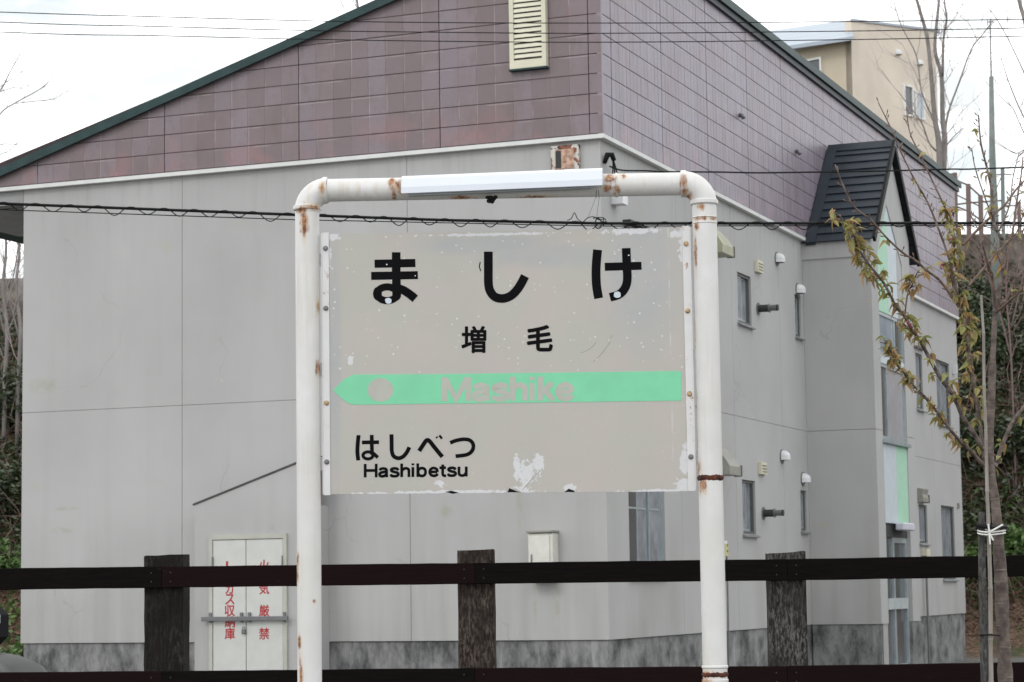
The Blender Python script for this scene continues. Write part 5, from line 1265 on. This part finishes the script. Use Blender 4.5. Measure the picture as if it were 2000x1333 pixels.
for pts, r in (([(1850, 341), (1865, 340)], .02), ([(1866, 352), (1891, 362), (1915, 384)], .02), ([(1866, 400), (1891, 397), (1915, 395), (1958, 392)], .02), ([(1866, 403), (1891, 413), (1918, 432)], .02), ([(1866, 380), (1915, 404)], .015), ([(1891, 420), (1915, 440)], .015), ([(1915, 445), (1958, 340)], .012), ([(1945, 342), (1958, 340), (1976, 342)], .015), ([(1958, 402), (1990, 402)], .015)):
    m = MB(); m.tube([at(x, y, 53.58)-q0 for x, y in pts], r, 6); obj('railing_bar', m, M_RAILP, RL)

HC = at(1669, 300, 60.); HC.z = hill(HC.x, 60)-.1
HA = R(135); HL = Vector((math.cos(HA), math.sin(HA), 0)); HR = Vector((math.cos(R(45)), math.sin(R(45)), 0))
HS = thing('hillside_house', 'beige two storey house with a pale metal roof high behind the building', 'house', HC)
def hl(x, y): p = hit(x, y, HC, HR)-HC; return p.dot(HL), p.z
def hr(x, y): p = hit(x, y, HC, HL)-HC; return p.dot(HR), p.z
M_BEIGE = simple('beige_render', (.66, .59, .50), .85, var=.08, scale=1.2); M_BEIGE_SHADE = simple('shaded_beige_render', (.50, .44, .34), .85, var=.08, scale=1.2)  # second tone: same beige with the left face's shade in its colour
zl = hl(1669, 72)[1]; zr0 = hr(1669.5, 42)[1]; aR, zr1 = hr(1826, 62); LW = 7.0
HP = lambda a, b, z: HL*a+HR*b+Vector((0, 0, z))
m = MB(); m.prism([HP(0, 0, -.5), HP(LW, 0, -.5), HP(LW, 0, zl-.05), HP(0, 0, zl-.05)], [HP(0, .2, -.5), HP(LW, .2, -.5), HP(LW, .2, zl-.05), HP(0, .2, zl-.05)]); hw1 = obj('wall', m, M_BEIGE_SHADE, HS)
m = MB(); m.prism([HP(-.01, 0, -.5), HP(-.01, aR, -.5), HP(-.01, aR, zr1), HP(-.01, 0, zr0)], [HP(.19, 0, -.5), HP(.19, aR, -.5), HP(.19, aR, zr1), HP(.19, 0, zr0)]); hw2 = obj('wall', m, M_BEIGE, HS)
m = MB(); m.prism([HP(.2, aR-.2, -.5), HP(LW, aR-.2, -.5), HP(LW, aR-.2, zl), HP(.2, aR-.2, zl)], [HP(.2, aR, -.5), HP(LW, aR, -.5), HP(LW, aR, zl), HP(.2, aR, zl)]); obj('wall', m, M_BEIGE, HS)
m = MB(); th = .12
n = N('pale_ribbed_roof'); wv = n.node('ShaderNodeTexWave', wave_type='BANDS', bands_direction='X'); 
mpn = n.node('ShaderNodeMapping'); mpn.inputs['Rotation'].default_value = (0, 0, R(-45)); n.put(mpn.inputs['Vector'], n.obj); n.put(wv.inputs['Vector'], mpn.outputs[0]); wv.inputs['Scale'].default_value = 1.0
M_HROOF = n.done(n.mix(n.rng(wv.outputs['Fac'], .9, 1, 0, .5), (.34, .39, .45), (.24, .28, .34)), .4)
def hb(x, y, b): p = hit(x, y, HC+HR*b, HR)-HC; return HP(p.dot(HL), b, p.z)
e0, e1 = hb(1667, 71, -.4), hb(1440, 104, -.4); t0, t1 = hb(1667, 38, 1.1), hb(1440, 69, 1.1)
rr0 = HP(-.05, aR+.15, hr(1830, 58)[1]); b0_ = HP(7, aR+.2, t0.z-.3)
dn = Vector((0, 0, .1))
m.prism([e0, e1, t1, t0], [p-dn for p in (e0, e1, t1, t0)]); rf = obj('roof', m, M_HROOF, HS)
c0_ = HP(-.05, -.05, zr0+.03)
m = MB(); m.prism([c0_, rr0, t0], [p-dn*.6 for p in (c0_, rr0, t0)]); obj('roof', m, M_HROOF, HS)
m = MB(); m.prism([t0, rr0, b0_, t1], [p-dn for p in (t0, rr0, b0_, t1)]); obj('roof', m, M_HROOF, HS)
def hwin(f, P, x0, y0, x1, y1, mat):
    a0, za = f(x0, y0); a1, zb_ = f(x1, y1); z0, z1 = min(za, zb_), max(za, zb_)
    fr = MB(); t = .05
    for (u0, u1, v0, v1) in ((a0, a1, z1-t, z1), (a0, a1, z0, z0+t), (a0, a0+t, z0+t, z1-t), (a1-t, a1, z0+t, z1-t)):
        u0, u1 = min(u0, u1), max(u0, u1); c_ = [P(a, z, d) for d in (.0, .06) for z in (v0, v1) for a in (u0, u1)]; fr.add(c_, [(0, 2, 3, 1), (4, 5, 7, 6), (0, 1, 5, 4), (2, 6, 7, 3), (0, 4, 6, 2), (1, 3, 7, 5)])
    w_ = obj('window', fr, M_WHITE, HS); c_ = [P(a, z, .02) for z in (z0+t, z1-t) for a in (a0+t, a1-t)]; obj('pane', MB().add(c_, [(0, 1, 3, 2)]), mat, w_)
    return w_
PHL = lambda a, z, d: HP(a, -d, z); PHR = lambda a, z, d: HP(-d-.01, a, z)
a0, z0 = hl(1607, 155); a1, z1 = hl(1570, 122)
hwin(hl, PHL, 1607, 165, 1556, 122, M_GLASS)
hwin(hr, PHR, 1762, 165, 1782, 230, M_GLASS); hwin(hr, PHR, 1784, 178, 1804, 236, M_PALE)
for x, y in ((1752, 105), (1794, 125)):
    a, z = hr(x, y); mb = dome(.11, .13, .04); mb.v = [tuple(HP(-.012+yy, a+xx, z+zz)) for xx, yy, zz in mb.v]; obj('vent_hood', mb, M_HOODW, HS, smooth=True)

# ================================================================ parked car at lower left, behind the fence
CP = at(40, 1300, 17.5); CA = 0.
CR = thing('parked_car', 'grey car with a black fender mirror, only its rounded bonnet showing at lower left', 'car', (-3.34-1.97, 17.7, 0), CA)
M_CAR = simple('grey_car_paint', (.032, .034, .033), .35, .1, var=.04, spec=.7)
def loft(secs, mat, name, parent):
    m = MB(); k_ = len(secs[0])
    for s in secs: m.v += s
    for i in range(len(secs)-1):
        for j_ in range(k_-1): m.f.append((i*k_+j_, i*k_+j_+1, (i+1)*k_+j_+1, (i+1)*k_+j_))
    m.f.append(tuple(range(k_))); m.f.append(tuple(range((len(secs)-1)*k_, len(secs)*k_))); return autosmooth(obj(name, m, mat, parent), 40)
# nose towards +x; section across y
prof = [(1.76, .55, .66), (1.73, .84, .74), (1.65, .93, .80), (1.52, .985, .82), (1.35, 1.015, .83), (1.05, 1.035, .83), (.4, 1.05, .83), (-.4, 1.06, .84), (-1.6, 1.06, .84), (-1.9, .98, .80), (-2.0, .6, .74)]
secs = []
for x, zt_, hw in prof:
    secs.append([(x, -hw*.96, .22), (x, -hw, .5), (x, -hw*.97, zt_-.16), (x, -hw*.86, zt_-.05), (x, -hw*.5, zt_-.008), (x, 0, zt_), (x, hw*.5, zt_-.008), (x, hw*.86, zt_-.05), (x, hw*.97, zt_-.16), (x, hw, .5), (x, hw*.96, .22)])
body = loft(secs, M_CAR, 'body', CR)
cab = []
for x, zt_, hw in ((.38, 1.055, .70), (-.25, 1.42, .62), (-.5, 1.46, .60), (-1.4, 1.45, .60), (-1.85, 1.07, .68)):
    cab.append([(x, -hw*1.1, 1.03), (x, -hw, (1.03+zt_)/2+.02), (x, -hw*.9, zt_-.02), (x, 0, zt_), (x, hw*.9, zt_-.02), (x, hw, (1.03+zt_)/2+.02), (x, hw*1.1, 1.03)])
loft(cab, M_GLASS, 'cabin_glass', CR)
for sy in (-1, 1):
    mr = obj('fender_mirror', MB().bbox(1.06, 1.35, sy*.80-.07, sy*.80+.07, 1.05, 1.35, .065), M_BLACK, CR)
    obj('mirror_highlight', MB().bbox(1.20, 1.30, sy*.80-.0715, sy*.80-.0705, 1.22, 1.285, .0003), M_PALE, mr)  # pale plate painted in for the reflection on the black housing
for x in (1.05, -1.3):
    for sy in (-1, 1):
        m = MB(); m.tube([(x, sy*.68, .3), (x, sy*.86, .3)], .3, 20); wh = obj('wheel', m, M_BLACK, CR); m = MB(); m.tube([(x, sy*.862, .3), (x, sy*.872, .3)], .19, 16); obj('rim', m, M_STEEL, wh)
for sy in (-.6, .6): obj('headlight', MB().bbox(1.66, 1.77, sy-.14, sy+.14, .62, .76, .02), M_WHITE, CR)
